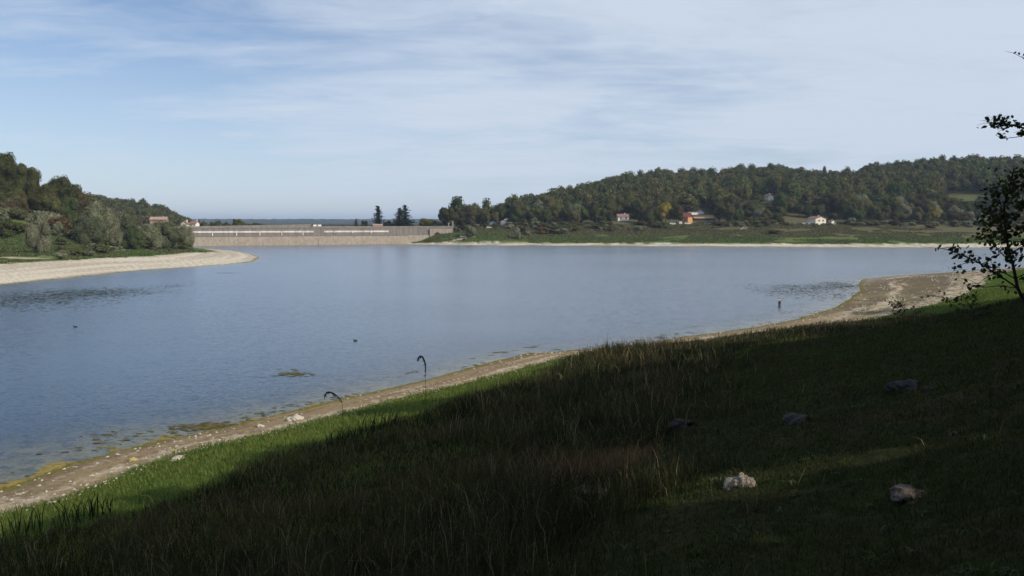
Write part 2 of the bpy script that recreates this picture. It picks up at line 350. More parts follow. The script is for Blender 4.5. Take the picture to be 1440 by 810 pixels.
# true horizontal angle; radius measured along y-ish is not needed
A_, R_ = np.meshgrid(ang, rad); GX = R_*np.sin(A_); GY = R_*np.cos(A_)
GZ, GS, GN, GP, GN1, GN2 = height(GX, GY, True)
GZ = GZ + np.where((GN > .5) & (GS > 14) , (fbm(GX*2.2, GY*2.2, 3, 21)-.5)*.10, 0)
nr, na = GX.shape
V = np.stack([GX, GY, GZ], -1).reshape(-1, 3)
idx = np.arange(nr*na).reshape(nr, na)
Q = np.stack([idx[:-1, :-1], idx[:-1, 1:], idx[1:, 1:], idx[1:, :-1]], -1).reshape(-1, 4)[:, ::-1]
def mixc(c, c2, m): return c*(1-m[..., None])+np.array(c2)*m[..., None]
def ground_colour(x, y, z, s, nearm, px):
    n1 = fbm(x*.35, y*.35, 4, 31); n2 = fbm(x*1.6, y*1.6, 4, 41); n3 = fbm(x*.08, y*.08, 3, 51); n4 = fbm(x*.5+y*.45, (y-x)*.06+x*.0, 4, 61)
    # streaks that follow the shore: noise stretched along the waterline
    st = fbm(s*1.5+n1*1.2, (x*.67+y*.74)*.10, 4, 71)
    sr = s+(n2-.5)*1.6
    c = np.zeros(x.shape+(3,))+np.array((.105, .085, .05))
    # --- near shore
    cn = np.zeros_like(c)+np.array((.29, .215, .125))                      # tan gravel
    wb = np.interp(y, [0, 60, 75, 90, 110, 140, 200], [4.8, 5.0, 6.5, 8.5, 11.5, 19, 30])
    cn = mixc(cn, (.20, .145, .090), sst(st, .42, .58)*.9)
    cn = mixc(cn, (.155, .122, .085), sst(y, 104, 122)*.9)     # brown mud flat
    cn = mixc(cn, (.24, .215, .11), sst(y, 104, 112)*(1-sst(y, 140, 185))*sst(n1, .42, .62)*.6)
    st2 = fbm(s*.55+n1*.8, (x*.67+y*.74)*.045, 4, 75); rt = sst(y, 100, 118)
    pale = (sst(st, .56, .66)*sst(sr, 1.2, 2.6)+.75*sst(sr-wb*.70, -.4, .6)*sst(n2, .42, .58))*(1-rt)+rt*(sst(st2, .55, .62)*sst(n2, .3, .5)*sst(sr, 2, 4)+.8*sst(sr-wb*.72, -.5, 1)*sst(n2, .45, .6))
    cn = mixc(cn, (.50, .41, .285), np.clip(pale, 0, 1)*.9)
    cn = mixc(cn, (.17, .15, .045), (1-sst(sr, .2, 1.1))*.9)                        # ochre algae at the edge
    cn = mixc(cn, (.10, .105, .035), (1-sst(sr, -.3, .5))*.5)
    g = sst(sr-wb, -.5, .5)
    gcol = np.array((.075, .11, .024))+(n1-.5)[..., None]*np.array((.05, .05, .01))
    cn = cn*(1-g[..., None])+gcol*g[..., None]
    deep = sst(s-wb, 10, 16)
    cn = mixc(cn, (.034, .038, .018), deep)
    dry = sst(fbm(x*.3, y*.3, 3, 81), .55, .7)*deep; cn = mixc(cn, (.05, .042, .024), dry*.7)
    # --- other shores
    co = np.zeros_like(c)+np.array((.60, .53, .42))
    co = mixc(co, (.42, .35, .27), sst(fbm(s*.5, x*.05+y*.03, 4, 91), .48, .62)*.6)
    co = mixc(co, (.36, .30, .22), sst(fbm(s*1.3+n1, x*.02+y*.015, 3, 93), .55, .60)*.55)
    co = mixc(co, (.20, .19, .09), (1-sst(s+(n1-.5)*1.5, .3, 1.6))*.85)
    bw = np.where(y < 400, np.interp(y, [170, 230, 290, 330], [30, 27, 26, 14]), np.interp(px, [560, 620, 1440], [4, 9, 15]))
    g = sst(s+(n1-.5)*7+(n3-.5)*4-bw, -1.5, 1.5)
    lcol = np.array((.095, .135, .040))+(n3-.5)[..., None]*np.array((.10, .05, .02))
    lcol = mixc(lcol, (.13, .12, .045), sst(n1, .5, .7)*sst(s-bw, 10, 25)*.8)
    lcol = mixc(lcol, (.14, .10, .06), sst(fbm(x*.03, y*.06, 3, 95), .55, .68)*sst(s-bw, 22, 35)*.7)
    co = co*(1-g[..., None])+lcol*g[..., None]
    co = mixc(co, (.115, .100, .058), sst(y, 420, 440)*sst(s+(n3-.5)*20, 38, 52)*.85)
    bareL = (y < 330)*sst(fbm(x*.08, y*.12, 3, 97), .56, .64)*sst(s, 28, 40)*(1-sst(s, 55, 75)); co = mixc(co, (.5, .44, .33), bareL*.8)
    co = mixc(co, (.055, .06, .025), sst(y, 600, 640)*1.0)
    meadow = sst(px, 1316, 1326)*(1-sst(px, 1402, 1412))*sst(y, 630, 638)*(1-sst(y, 700, 706))
    co = mixc(co, (.105, .108, .045), meadow)
    co = mixc(co, (.040, .050, .028), sst(y, 2300, 2600)*.9)
    c = co*(1-nearm[..., None])+cn*nearm[..., None]
    # --- bed
    b = np.zeros_like(c)+np.array((.10, .085, .05))
    b = mixc(b, (.27, .21, .075), (1-sst(y, 44, 66))*sst(s, -15, -4))
    b = mixc(b, (.30, .225, .06), sst(s, -13, -3)*sst(n1+(n2-.5)*.5, .30, .55))
    b = mixc(b, (.06, .07, .025), sst(n2, .52, .66)*.7)
    return np.where((s > 0)[..., None], c, b)
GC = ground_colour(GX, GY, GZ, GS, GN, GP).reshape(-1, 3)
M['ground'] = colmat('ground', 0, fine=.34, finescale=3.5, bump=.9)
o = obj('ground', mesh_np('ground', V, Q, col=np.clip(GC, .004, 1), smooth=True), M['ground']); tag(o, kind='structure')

# ------------------------------------------------------------------ water
m, t, mo = nodes('lake water'); Lk = t.links
geo = t.nodes.new('ShaderNodeNewGeometry'); mp = t.nodes.new('ShaderNodeMapping'); mp.inputs['Scale'].default_value = (.62, 1.0, 1); mp.inputs['Rotation'].default_value = (0, 0, R(8))
Lk.new(geo.outputs['Position'], mp.inputs[0])
def tnoise(sc, det, ro, dist=0):
    n = t.nodes.new('ShaderNodeTexNoise'); n.inputs['Scale'].default_value = sc; n.inputs['Detail'].default_value = det; n.inputs['Roughness'].default_value = ro; n.inputs['Distortion'].default_value = dist
    Lk.new(mp.outputs[0], n.inputs['Vector']); return n.outputs['Fac']
def tm(op, a, b):
    n = t.nodes.new('ShaderNodeMath'); n.operation = op
    for i, v in enumerate((a, b)):
        if isinstance(v, (int, float)): n.inputs[i].default_value = v
        else: Lk.new(v, n.inputs[i])
    return n.outputs[0]
hgt = tm('ADD', tm('MULTIPLY', tnoise(1.5, 3, .55, .3), .16), tm('ADD', tm('MULTIPLY', tnoise(6.0, 3, .6, .2), .055), tm('MULTIPLY', tnoise(.035, 2, .5), .6)))
def slope(sc, det, amp, src):
    n = t.nodes.new('ShaderNodeTexNoise'); n.inputs['Scale'].default_value = sc; n.inputs['Detail'].default_value = det; n.inputs['Roughness'].default_value = .6; Lk.new(src, n.inputs['Vector'])
    v = t.nodes.new('ShaderNodeVectorMath'); v.operation = 'SUBTRACT'; v.inputs[1].default_value = (.5, .5, .5); Lk.new(n.outputs['Color'], v.inputs[0])
    k = t.nodes.new('ShaderNodeVectorMath'); k.operation = 'MULTIPLY'; k.inputs[1].default_value = (amp, amp, 0); Lk.new(v.outputs[0], k.inputs[0]); return k.outputs[0]
def vadd(a, b):
    v = t.nodes.new('ShaderNodeVectorMath'); v.operation = 'ADD'; 
    for i, q in enumerate((a, b)):
        if isinstance(q, tuple): v.inputs[i].default_value = q
        else: Lk.new(q, v.inputs[i])
    return v.outputs[0]
# patches of calmer and rougher water
gust = t.nodes.new('ShaderNodeTexNoise'); gust.inputs['Scale'].default_value = .022; gust.inputs['Detail'].default_value = 4; Lk.new(mp.outputs[0], gust.inputs['Vector'])
gr = t.nodes.new('ShaderNodeMapRange'); gr.inputs[1].default_value = .35; gr.inputs[2].default_value = .65; gr.inputs[3].default_value = .45; gr.inputs[4].default_value = 1.45; Lk.new(gust.outputs['Fac'], gr.inputs[0])
sv = vadd(slope(1.6, 4, .26, mp.outputs[0]), slope(5.5, 4, .50, mp.outputs[0]))
sc_ = t.nodes.new('ShaderNodeVectorMath'); sc_.operation = 'SCALE'; Lk.new(sv, sc_.inputs[0]); Lk.new(gr.outputs[0], sc_.inputs['Scale'])
nv = vadd(sc_.outputs[0], (0, 0, 1)); bp = t.nodes.new('ShaderNodeVectorMath'); bp.operation = 'NORMALIZE'; Lk.new(nv, bp.inputs[0])
# reflectance of a rippled surface: Schlick with the cosine widened by the wave slope (sigma 0.10)
def tdot(a, b):
    v = t.nodes.new('ShaderNodeVectorMath'); v.operation = 'DOT_PRODUCT'; Lk.new(a, v.inputs[0]); Lk.new(b, v.inputs[1]); return v.outputs['Value']
c0 = tdot(geo.outputs['True Normal'], geo.outputs['Incoming']); c1 = tm('MAXIMUM', tdot(bp.outputs[0], geo.outputs['Incoming']), 0.0)
cc = tm('ADD', tm('MULTIPLY', tm('ABSOLUTE', c0, 0), .66), tm('MULTIPLY', c1, .34))
ce = tm('SQRT', tm('ADD', tm('MULTIPLY', cc, cc), .0049), 0)
frv = tm('ADD', .02, tm('MULTIPLY', tm('POWER', tm('MAXIMUM', tm('SUBTRACT', 1.0, ce), 0.0), 5.0), .98))
gl = t.nodes.new('ShaderNodeBsdfGlossy'); gl.inputs['Roughness'].default_value = .22; Lk.new(bp.outputs[0], gl.inputs['Normal']); gl.inputs['Color'].default_value = (.97, .98, 1, 1)
tr = t.nodes.new('ShaderNodeBsdfTransparent'); tr.inputs[0].default_value = (.82, .86, .80, 1)
df = t.nodes.new('ShaderNodeBsdfDiffuse'); df.inputs[0].default_value = (.036, .064, .092, 1)
da = t.nodes.new('ShaderNodeAttribute'); da.attribute_name = 'depth'
op = tm('SUBTRACT', 1.0, tm('POWER', 2.718, tm('MULTIPLY', da.outputs['Fac'], -3.2)))
m1 = t.nodes.new('ShaderNodeMixShader'); Lk.new(op, m1.inputs[0]); Lk.new(tr.outputs[0], m1.inputs[1]); Lk.new(df.outputs[0], m1.inputs[2])
m2 = t.nodes.new('ShaderNodeMixShader'); Lk.new(frv, m2.inputs[0]); Lk.new(m1.outputs[0], m2.inputs[1]); Lk.new(gl.outputs[0], m2.inputs[2])
Lk.new(m2.outputs[0], mo.inputs[0]); M['water'] = m
sel = (GS < 6) & (R_ < 900)
fm = sel[:-1, :-1] & sel[:-1, 1:] & sel[1:, 1:] & sel[1:, :-1]
fm = fm & ((GZ[:-1, :-1] < .25) | (GZ[1:, 1:] < .25))
WQ = np.stack([idx[:-1, :-1], idx[:-1, 1:], idx[1:, 1:], idx[1:, :-1]], -1)[fm][:, ::-1]
used, inv = np.unique(WQ, return_inverse=True); WQ = inv.reshape(-1, 4)
WV = V[used].copy(); dep = np.maximum(0, -WV[:, 2]); WV[:, 2] = 0
o = obj('water', mesh_np('water', WV, WQ, attrs={'depth': dep}, smooth=True), M['water']); tag(o, kind='structure')

# ------------------------------------------------------------------ vegetation makers
def ico(sub):
    bm = bmesh.new(); bmesh.ops.create_icosphere(bm, subdivisions=sub, radius=1); v = np.array([p.co[:] for p in bm.verts]); f = np.array([[q.index for q in p.verts] for p in bm.faces]); bm.free(); return v, f
ICO1 = ico(1); ICO2 = ico(2); ICO3 = ico(3)
def crown_np(rng, rx, rz, nl=11, leaves=700, ls=.8, shape='round', core=True, lob=.45, coresub=ICO2):
    """crown centred on origin with half sizes rx, rx, rz -> V, quads, tris, leafv"""
    cs = []; rs = []
    for i in range(nl):
        for _ in range(30):
            d = rng.normal(size=3); d /= np.linalg.norm(d); q = rng.random()**.5*(1-lob*.75)
            p = d*q
            if shape == 'dome' and p[2] < -.35: continue
            break
        r = lob*(.75+.5*rng.random()); cs.append(p); rs.append(r)
    cs = np.array(cs); rs = np.array(rs); S = np.array([rx, rx, rz])
    V = []; T = []; lv = []; nb = 0
    if core:
        for c, r in zip(cs, rs):
            v = coresub[0]; k = 1+.35*(fbm(v[:, 0]*2+c[0]*9, v[:, 1]*2+v[:, 2]*3+c[1]*5, 2, 5)-.5)
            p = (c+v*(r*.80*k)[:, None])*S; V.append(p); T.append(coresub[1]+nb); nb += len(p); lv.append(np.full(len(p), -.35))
    n = leaves*2
    w = rs**2/np.sum(rs**2); li = rng.choice(nl, n, p=w); d = rng.normal(size=(n, 3)); d[:, 2] += .25; d /= np.linalg.norm(d, axis=1)[:, None]
    k = .78+.32*rng.random(n); p = cs[li]+d*(rs[li]*k)[:, None]
    dist = np.linalg.norm(p[:, None, :]-cs[None], axis=2)/rs[None]; dist[np.arange(n), li] = 9
    ok = dist.min(1) > .80; p = p[ok][:leaves]; d = d[ok][:leaves]; n = len(p); p = p*S
    nrm = d+rng.normal(size=(n, 3))*.45; nrm /= np.linalg.norm(nrm, axis=1)[:, None]
    u = np.cross(nrm, rng.normal(size=(n, 3))); u /= np.linalg.norm(u, axis=1)[:, None]; v = np.cross(nrm, u)
    sz = ls*(.6+.8*rng.random(n))[:, None]; s2 = sz*(.55+.5*rng.random(n))[:, None]
    j = lambda: (1+.35*rng.normal(size=(n, 1)))
    q = np.stack([p-u*sz*j()*.5, p-v*s2*j()*.5+nrm*sz*.12, p+u*sz*j()*.5, p+v*s2*j()*.5+nrm*sz*.12], 1).reshape(-1, 3)
    Qd = (np.arange(n)[:, None]*4+np.arange(4)[None])+nb
    lv.append(np.repeat(rng.random(n)*.5-.25, 4)); V.append(q)
    return np.concatenate(V), Qd, (np.concatenate(T) if T else None), np.concatenate(lv)
def limb_mb(rng, H, r0, crown_z, rx, n=5):
    mb = MB(); lean = rng.normal(size=2)*.03*H
    pts = [(lean[0]*f**2, lean[1]*f**2, -0.4+(H+.4)*f) for f in (0, .15, .4, .7, .95)]
    mb.tube(pts, [r0*1.35, r0, r0*.8, r0*.5, r0*.15], 8)
    for i in range(n):
        a = rng.random()*6.28; z0 = H*(.30+.4*rng.random()); l = rx*(.5+.4*rng.random())
        mb.tube([(lean[0]*.3, lean[1]*.3, z0), (math.cos(a)*l*.5, math.sin(a)*l*.5, z0+l*.45), (math.cos(a)*l, math.sin(a)*l, z0+l*.8)], [r0*.42, r0*.28, r0*.08], 6)
    return mb
PROTO = {}
def proto_tree(key, seed, H, rx, cz0, mat, leaves, ls, nl=11, shape='round', lob=.45, r0=None, bark='bark'):
    rng = np.random.default_rng(seed); rz = (H-cz0)/2
    Vc, Qc, Tc, lv = crown_np(rng, rx, rz, nl, leaves, ls, shape, True, lob); Vc[:, 2] += cz0+rz
    lo = cz0*.6
    cm = mesh_np('crown', Vc, Qc, Tc, attrs={'leafv': lv}); cm.materials.append(M[mat])
    mb = limb_mb(rng, H*.8, r0 or H*.018, cz0, rx)
    tm_ = bpy.data.meshes.new('trunk'); tm_.from_pydata(mb.v, [], mb.f); tm_.materials.append(M[bark])
    PROTO[key] = (cm, tm_, H, rx)
def put_tree(key, name, loc, H, label, cat='tree', group=None, wscale=1.0, mat=None):
    cm, tm_, h0, r0 = PROTO[key]; k = H/h0
    e = empty(name, loc, random.random()*6.28); e.scale = (k*wscale, k*wscale, k)
    c = obj('crown', cm, parent=e); t_ = obj('trunk', tm_, parent=e)
    if mat:
        c.material_slots[0].link = 'OBJECT'; c.material_slots[0].material = M[mat]
    tag(e, label, cat, group); return e
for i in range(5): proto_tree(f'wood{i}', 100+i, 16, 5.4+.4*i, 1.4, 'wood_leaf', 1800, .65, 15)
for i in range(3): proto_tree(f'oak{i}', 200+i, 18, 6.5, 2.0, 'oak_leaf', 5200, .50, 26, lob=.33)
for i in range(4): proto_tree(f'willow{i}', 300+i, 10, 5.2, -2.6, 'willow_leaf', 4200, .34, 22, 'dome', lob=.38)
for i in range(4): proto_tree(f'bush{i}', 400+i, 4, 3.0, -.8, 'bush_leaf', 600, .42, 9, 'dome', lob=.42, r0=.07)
# conifer: whorls of drooping boughs
def proto_conifer(key, seed, H, rx, gap=0):
    rng = np.random.default_rng(seed); Vs = []; lv = []; z = H*.08
    while z < H*.985:
        f = z/H; r = rx*(1-f)**.6*(.8+.45*rng.random()); nb_ = max(4, int(9*(1-f)+3))
        if gap and .40 < f < .50: r *= .35
        for i in range(nb_):
            a = rng.random()*6.28; l = r*(.7+.45*rng.random()); m_ = max(3, int(l/.35))
            for j in range(m_):
                q = (j+.5)/m_*l; p = np.array([math.cos(a)*q, math.sin(a)*q, z-.25*q+.05*q*q]); sz = .5*(1.15-.55*q/l)
                n_ = 2
                for _ in range(n_):
                    u = rng.normal(size=3); u /= np.linalg.norm(u); vv = np.cross(u, [0, 0, 1]); vv /= np.linalg.norm(vv)+1e-6
                    pp = p+rng.normal(size=3)*.15; Vs += [pp-u*sz, pp-vv*sz*.5, pp+u*sz, pp+vv*sz*.5]; b = rng.random()*.5-.25; lv += [b]*4
        z += H*.030
    Vs = np.array(Vs); n = len(Vs)//4; cm = mesh_np('crown', Vs, np.arange(n*4).reshape(-1, 4), attrs={'leafv': lv}); cm.materials.append(M['conifer_leaf'])
    mb = MB(); mb.tube([(0, 0, -.5), (0, 0, H*.5), (0, 0, H*.97)], [H*.018, H*.011, .04], 8)
    tm_ = bpy.data.meshes.new('trunk'); tm_.from_pydata(mb.v, [], mb.f); tm_.materials.append(M['bark']); PROTO[key] = (cm, tm_, H, rx)
proto_conifer('con0', 1, 18, 4.0); proto_conifer('con1', 2, 18, 2.2, 1)

# ------------------------------------------------------------------ dam
M['dam_low'] = plain('pale weathered lower masonry', (.42,.35,.27), .95, .22, .35)
def stained(name, c, c2, vs=1.0):
    m, t, o = nodes(name); b = t.nodes.new('ShaderNodeBsdfDiffuse'); t.links.new(b.outputs[0], o.inputs[0])
    g = t.nodes.new('ShaderNodeTexCoord'); mp = t.nodes.new('ShaderNodeMapping'); mp.inputs['Scale'].default_value = (1, .2, .12*vs); t.links.new(g.outputs['Object'], mp.inputs[0])
    n = t.nodes.new('ShaderNodeTexNoise'); n.inputs['Scale'].default_value = .8; n.inputs['Detail'].default_value = 8; n.inputs['Roughness'].default_value = .7; t.links.new(mp.outputs[0], n.inputs['Vector'])
    r = t.nodes.new('ShaderNodeValToRGB'); e = r.color_ramp.elements; e[0].position = .38; e[0].color = (*c2, 1); e[1].position = .60; e[1].color = (*c, 1)
    t.links.new(n.outputs['Fac'], r.inputs[0])
    br = t.nodes.new('ShaderNodeTexBrick'); br.inputs['Scale'].default_value = 1; br.inputs['Brick Width'].default_value = .9; br.inputs['Row Height'].default_value = .42; br.inputs['Mortar Size'].default_value = .03
    br.inputs['Color1'].default_value = (.9,.9,.9,1); br.inputs['Color2'].default_value = (1.1,1.05,1,1); br.inputs['Mortar'].default_value = (.7,.7,.7,1)
    mp2 = t.nodes.new('ShaderNodeMapping'); mp2.inputs['Rotation'].default_value = (R(90), 0, 0); t.links.new(g.outputs['Object'], mp2.inputs[0]); t.links.new(mp2.outputs[0], br.inputs['Vector'])
    mm = t.nodes.new('ShaderNodeMix'); mm.data_type = 'RGBA'; mm.blend_type = 'MULTIPLY'; mm.inputs[0].default_value = .7; t.links.new(r.outputs[0], mm.inputs[6]); t.links.new(br.outputs[0], mm.inputs[7])
    t.links.new(mm.outputs[2], b.inputs[0]); return m
M['dam_low'] = stained('pale lower masonry', (.38,.33,.27), (.27,.23,.185), 4)
M['dam_up'] = stained('grey stained upper masonry', (.25,.225,.205), (.17,.155,.14), 1)
M['dam_white'] = stained('white lime coating', (.74,.71,.65), (.46,.43,.38), .7)
M['dam_cap'] = plain('coping stone', (.24,.21,.185), .95, .2, .5)
M['white'] = plain('white render', (.80,.78,.74), .8, .06, .6)
dam = empty('dam', (DAM_A[0], DAM_A[1], 0), math.atan2(dl[1], dl[0])); tag(dam, 'long masonry dam with grey stained upper wall and white coated band closing the lake', 'dam')
DLEN = float(np.linalg.norm(DAM_B-DAM_A))
def dam_x(px):                         # local x on the dam line under a photo column
    a = ray(px, 330)[0]
    # A + dl*x : (Ax+dlx x) = a (Ay+dly x)
    return (a*DAM_A[1]-DAM_A[0])/(dl[0]-a*dl[1])
Y1 = 5.4; Y2 = 10.2
MB().prism([(0,-3),(2.2,Y1),(9,Y1),(9,-3)], 0, DLEN-14).build('lower_wall', M['dam_low'], dam)
MB().prism([(1.9,Y1),(1.9,Y1+.25),(2.5,Y1+.25),(2.5,Y1)], 0, DLEN-30).build('ledge', M['dam_cap'], dam)
MB().prism([(2.6,Y1-.5),(3.1,Y2),(8,Y2),(8,Y1-.5)], 0, DLEN).build('upper_wall', M['dam_up'], dam)
MB().box(-3, DLEN+3, 2.85, 8.2, Y2, Y2+.28).build('coping', M['dam_cap'], dam)
MB().prism([(3.2,Y2+.28),(3.2,Y2+1.0),(3.6,Y2+1.0),(3.6,Y2+.28)], 0, DLEN).build('parapet', M['dam_cap'], dam)
# crest wall that rises gently towards the gate hut
x0, x1 = dam_x(262), dam_x(447)
MB().add([(x0,6,Y2+.28),(x1,6,Y2+.28),(x1,6.5,Y2+.28),(x0,6.5,Y2+.28),(x0,6,Y2+1.0),(x1,6,Y2+2.3),(x1,6.5,Y2+2.3),(x0,6.5,Y2+1.0)],
         [(0,3,2,1),(4,5,6,7),(0,1,5,4),(1,2,6,5),(2,3,7,6),(3,0,4,7)]).build('crest_wall', M['dam_cap'], dam)
for a_, b_ in ((150, 442), (457, 548)):
    MB().prism([(2.62,Y2-2.75),(2.82,Y2-1.75),(3.0,Y2-1.75),(3.0,Y2-2.75)], max(dam_x(a_), 2), dam_x(b_)).build('white_band', M['dam_white'], dam)
pil = [267,299,333,366,397,427]+[471,497,523]
for p_ in pil:
    xx = dam_x(p_); top = Y2-1.78
    MB().prism([(2.1,Y1+.3 if p_ < 460 else Y1+1.6),(2.4,top),(3.0,top),(3.0,Y1+.3 if p_ < 460 else Y1+1.6)], xx-.3, xx+.3).build('buttress', M['dam_white'], dam)
ab = dam_x(452)
MB().prism([(-.6,-3.2),(1.35,3.4),(1.75,3.4),(1.75,-3.2)], ab-1.7, ab+1.7).build('intake_block', M['dam_cap'] if 0 else M['dam_low'], dam)
# arched culvert at the right end
ax_ = dam_x(618)
MB().box(ax_-6, ax_+9, 1.4, 2.7, 4.0, Y2-.8).build('culvert_front', M['dam_low'], dam)
arc = [(math.cos(a)*1.9, math.sin(a)*1.7) for a in np.linspace(0, math.pi, 9)]
MB().add([(ax_+c-1, 1.36, 5.6+s_) for c, s_ in arc]+[(ax_+c-1, 1.7, 5.6+s_) for c, s_ in arc], [tuple(range(9)), tuple(range(9, 18))]+[(i, i+1, i+10, i+9) for i in range(8)]+[(8,0,9,17)]).build('arch_opening', plain('dark opening', (.03,.028,.025), 1, .1, 1), dam)
def on_dam(px, d=5.0, z=0): 
    x = dam_x(px); p = DAM_A+dl*x+dn*d; return Vector((p[0], p[1], z))
hut = empty('gate_hut', on_dam(448, 5.4, Y2+.28), math.atan2(dl[1], dl[0])); tag(hut, 'small white flat-roofed gate hut standing on the dam crest', 'hut')
MB().box(-2.4, 2.4, -1.2, 1.2, 0, 1.9).build('wall', M['white'], hut); MB().box(-2.7, 2.7, -1.5, 1.5, 1.9, 2.1).build('roof', M['dam_cap'], hut)
MB().box(-.45, .45, -1.24, -1.19, .05, 1.7).build('door', M['dam_cap'], hut)
ch = empty('crest_hut', on_dam(534, 5.4, Y2+.28), math.atan2(dl[1], dl[0])); tag(ch, 'low pinkish masonry hut on the dam crest in front of the slender conifer', 'hut')
M['pink'] = plain('pink masonry', (.36,.24,.19), .95, .2, 1)
MB().box(-3, 3, -1, 1, 0, 1.2).build('wall', M['pink'], ch); MB().prism([(-1.2,1.2),(0,2.1),(1.2,1.2)], -3.2, 3.2).build('roof', M['pink'], ch)

# ------------------------------------------------------------------ houses
M['cream'] = plain('cream render', (.72,.66,.54), .85, .07, .6); M['orange'] = plain('orange render', (.62,.30,.08), .85, .08, .6)
M['redgable'] = plain('red stained boards', (.17,.05,.05), .8, .15, 1); M['redroof'] = plain('dark red roof', (.24,.075,.075), .8, .15, 1)
M['tile'] = plain('weathered clay tile', (.27,.15,.11), .9, .2, 1); M['pinkroof'] = plain('pink clay tile', (.40,.27,.22), .9, .2, 1)
M['glass'] = plain('window glass', (.02,.025,.03), .15, .1, 1, spec=.6); M['lav'] = plain('lavender grey render', (.42,.42,.50), .85, .08, .6)
M['greyroof'] = plain('grey sheet roof', (.45,.45,.45), .6, .1, 1); M['darkwood'] = plain('dark wood', (.05,.04,.035), .9, .2, 1)
def house(px, py, Y, wd, dp, h, rh, rot, wall, roof, label, axis='x', gable=None, wins=(), name='house', chim=True, flat=False, dz=0):
    a = ray(px, py)[0]; x = a*Y; g = min(hz(x+i, Y+j) for i in (-wd/2, 0, wd/2) for j in (-dp/2, 0, dp/2)); zb = at(px, py, Y).z
    e = empty(name, (x, Y, zb), R(rot)); tag(e, label, 'house')
    dpth = max(0, zb-g)+.6
    MB().box(-wd/2, wd/2, -dp/2, dp/2, -dpth, h).build('wall', wall, e)
    if flat: MB().box(-wd/2-.3, wd/2+.3, -dp/2-.3, dp/2+.3, h, h+.25).build('roof', roof, e)
    elif axis == 'x':      # ridge along x, gables on left/right
        rf = MB().prism([(-dp/2-.5,h-.15),(0,h+rh),(dp/2+.5,h-.15),(dp/2+.5,h+.12),(0,h+rh+.3),(-dp/2-.5,h+.12)], -wd/2-.4, wd/2+.4).build('roof', roof, e)
        MB().prism([(-dp/2,h),(0,h+rh-.02),(dp/2,h)], -wd/2, wd/2).build('gable', gable or wall, e)
    else:
        mb = MB().prism([(-wd/2-.5,h-.15),(0,h+rh),(wd/2+.5,h-.15),(wd/2+.5,h+.12),(0,h+rh+.3),(-wd/2-.5,h+.12)], -dp/2-.4, dp/2+.4)
        mb.v = [(y, x_, z) for x_, y, z in mb.v]; rf = mb.build('roof', roof, e)
        mb = MB().prism([(-wd/2,h),(0,h+rh-.02),(wd/2,h)], -dp/2, dp/2); mb.v = [(y, x_, z) for x_, y, z in mb.v]; mb.build('gable', gable or wall, e)
    if chim and not flat: MB().box(wd*.2, wd*.2+.6, .3, .9, h, h+rh+.9).build('chimney', wall, rf)
    for (wx, wz, ww, wh) in wins:
        f = MB().box(wx-ww/2, wx+ww/2, -dp/2-.05, -dp/2+.02, wz, wz+wh).build('window', M['white'], e)
        MB().box(wx-ww/2+.1, wx+ww/2-.1, -dp/2-.08, -dp/2-.04, wz+.1, wz+wh-.1).build('pane', M['glass'], f)
    return e
# right bank
house(1148, 318, 566, 9.5, 8, 5.0, 1.5, 24, M['cream'], M['tile'], 'two storey cream house with shallow tiled roof beside a lavender annexe', 'y', wins=((-1.6,3.2,1.5,1.2),(1.9,3.2,1.5,1.2),(.9,.4,2.6,1.4)))
house(1132, 318.5, 562, 9, 5, 2.3, .6, 12, M['lav'], M['greyroof'], 'low lavender grey annexe to the left of the cream house', flat=True, wins=((-2.6,.5,1.8,1.2),(1.4,.5,2.4,1.2)))
house(1169, 318, 575, 5, 4, 3.0, 1.0, 30, M['white'], M['tile'], 'small white outbuilding right of the cream two storey house', 'y')
h = house(964, 313, 572, 7.0, 7, 3.6, 3.0, -38, M['orange'], M['redroof'], 'orange walled house with steep dark red roof and red boarded gable', 'x', gable=M['redgable'], wins=((-1.6,1.0,1.2,1.3),(1.4,1.0,1.2,1.3)))
MB().box(-3.56, -3.5, -3.5, 3.5, -.2, 3.6).build('boarding', M['redgable'], h)
house(973, 303.5, 615, 7, 5, 2.6, 1.0, 10, M['white'], M['greyroof'], 'long white shed behind the red roofed house, left of two', flat=True)
house(983, 304, 618, 5.2, 5, 2.6, 1.6, 20, M['white'], M['greyroof'], 'small white gabled shed behind the red roofed house, right of two', 'y', chim=False)
house(875, 310, 590, 8, 6, 2.6, 1.8, 8, M['white'], M['tile'], 'white bungalow with brown tiled roof half hidden by trees left of the yellowing tree', wins=((-2,1.0,1.3,1.2),(2,1.0,1.3,1.2)))
house(1080.5, 287.5, 690, 5.4, 5.5, 6.6, 1.8, 20, M['white'], M['tile'], 'tall narrow white house alone in the wooded hillside', 'y', gable=M['cream'], wins=((1,3.5,.9,1.2),))
house(708, 318, 585, 4.5, 4, 3.0, 1.2, 10, M['white'], M['tile'], 'tiny white cottage glimpsed through trees above the left end of the far shore', 'y')
house(765, 303, 640, 4, 4, 3.4, 1.2, 15, M['cream'], M['tile'], 'pale house front just showing between trees low on the hill slope', 'y')
house(1079, 318, 575, 4.5, 3.5, 1.6, .3, 5, M['white'], M['greyroof'], 'low shed with pale sheet roof under dark trees left of the cream house', flat=True)
house(990, 311, 590, 15, 4, 2.0, .8, 2, M['darkwood'], M['pink'], 'long low dark garden shed with reddish roof right of the orange house', 'x', chim=False)
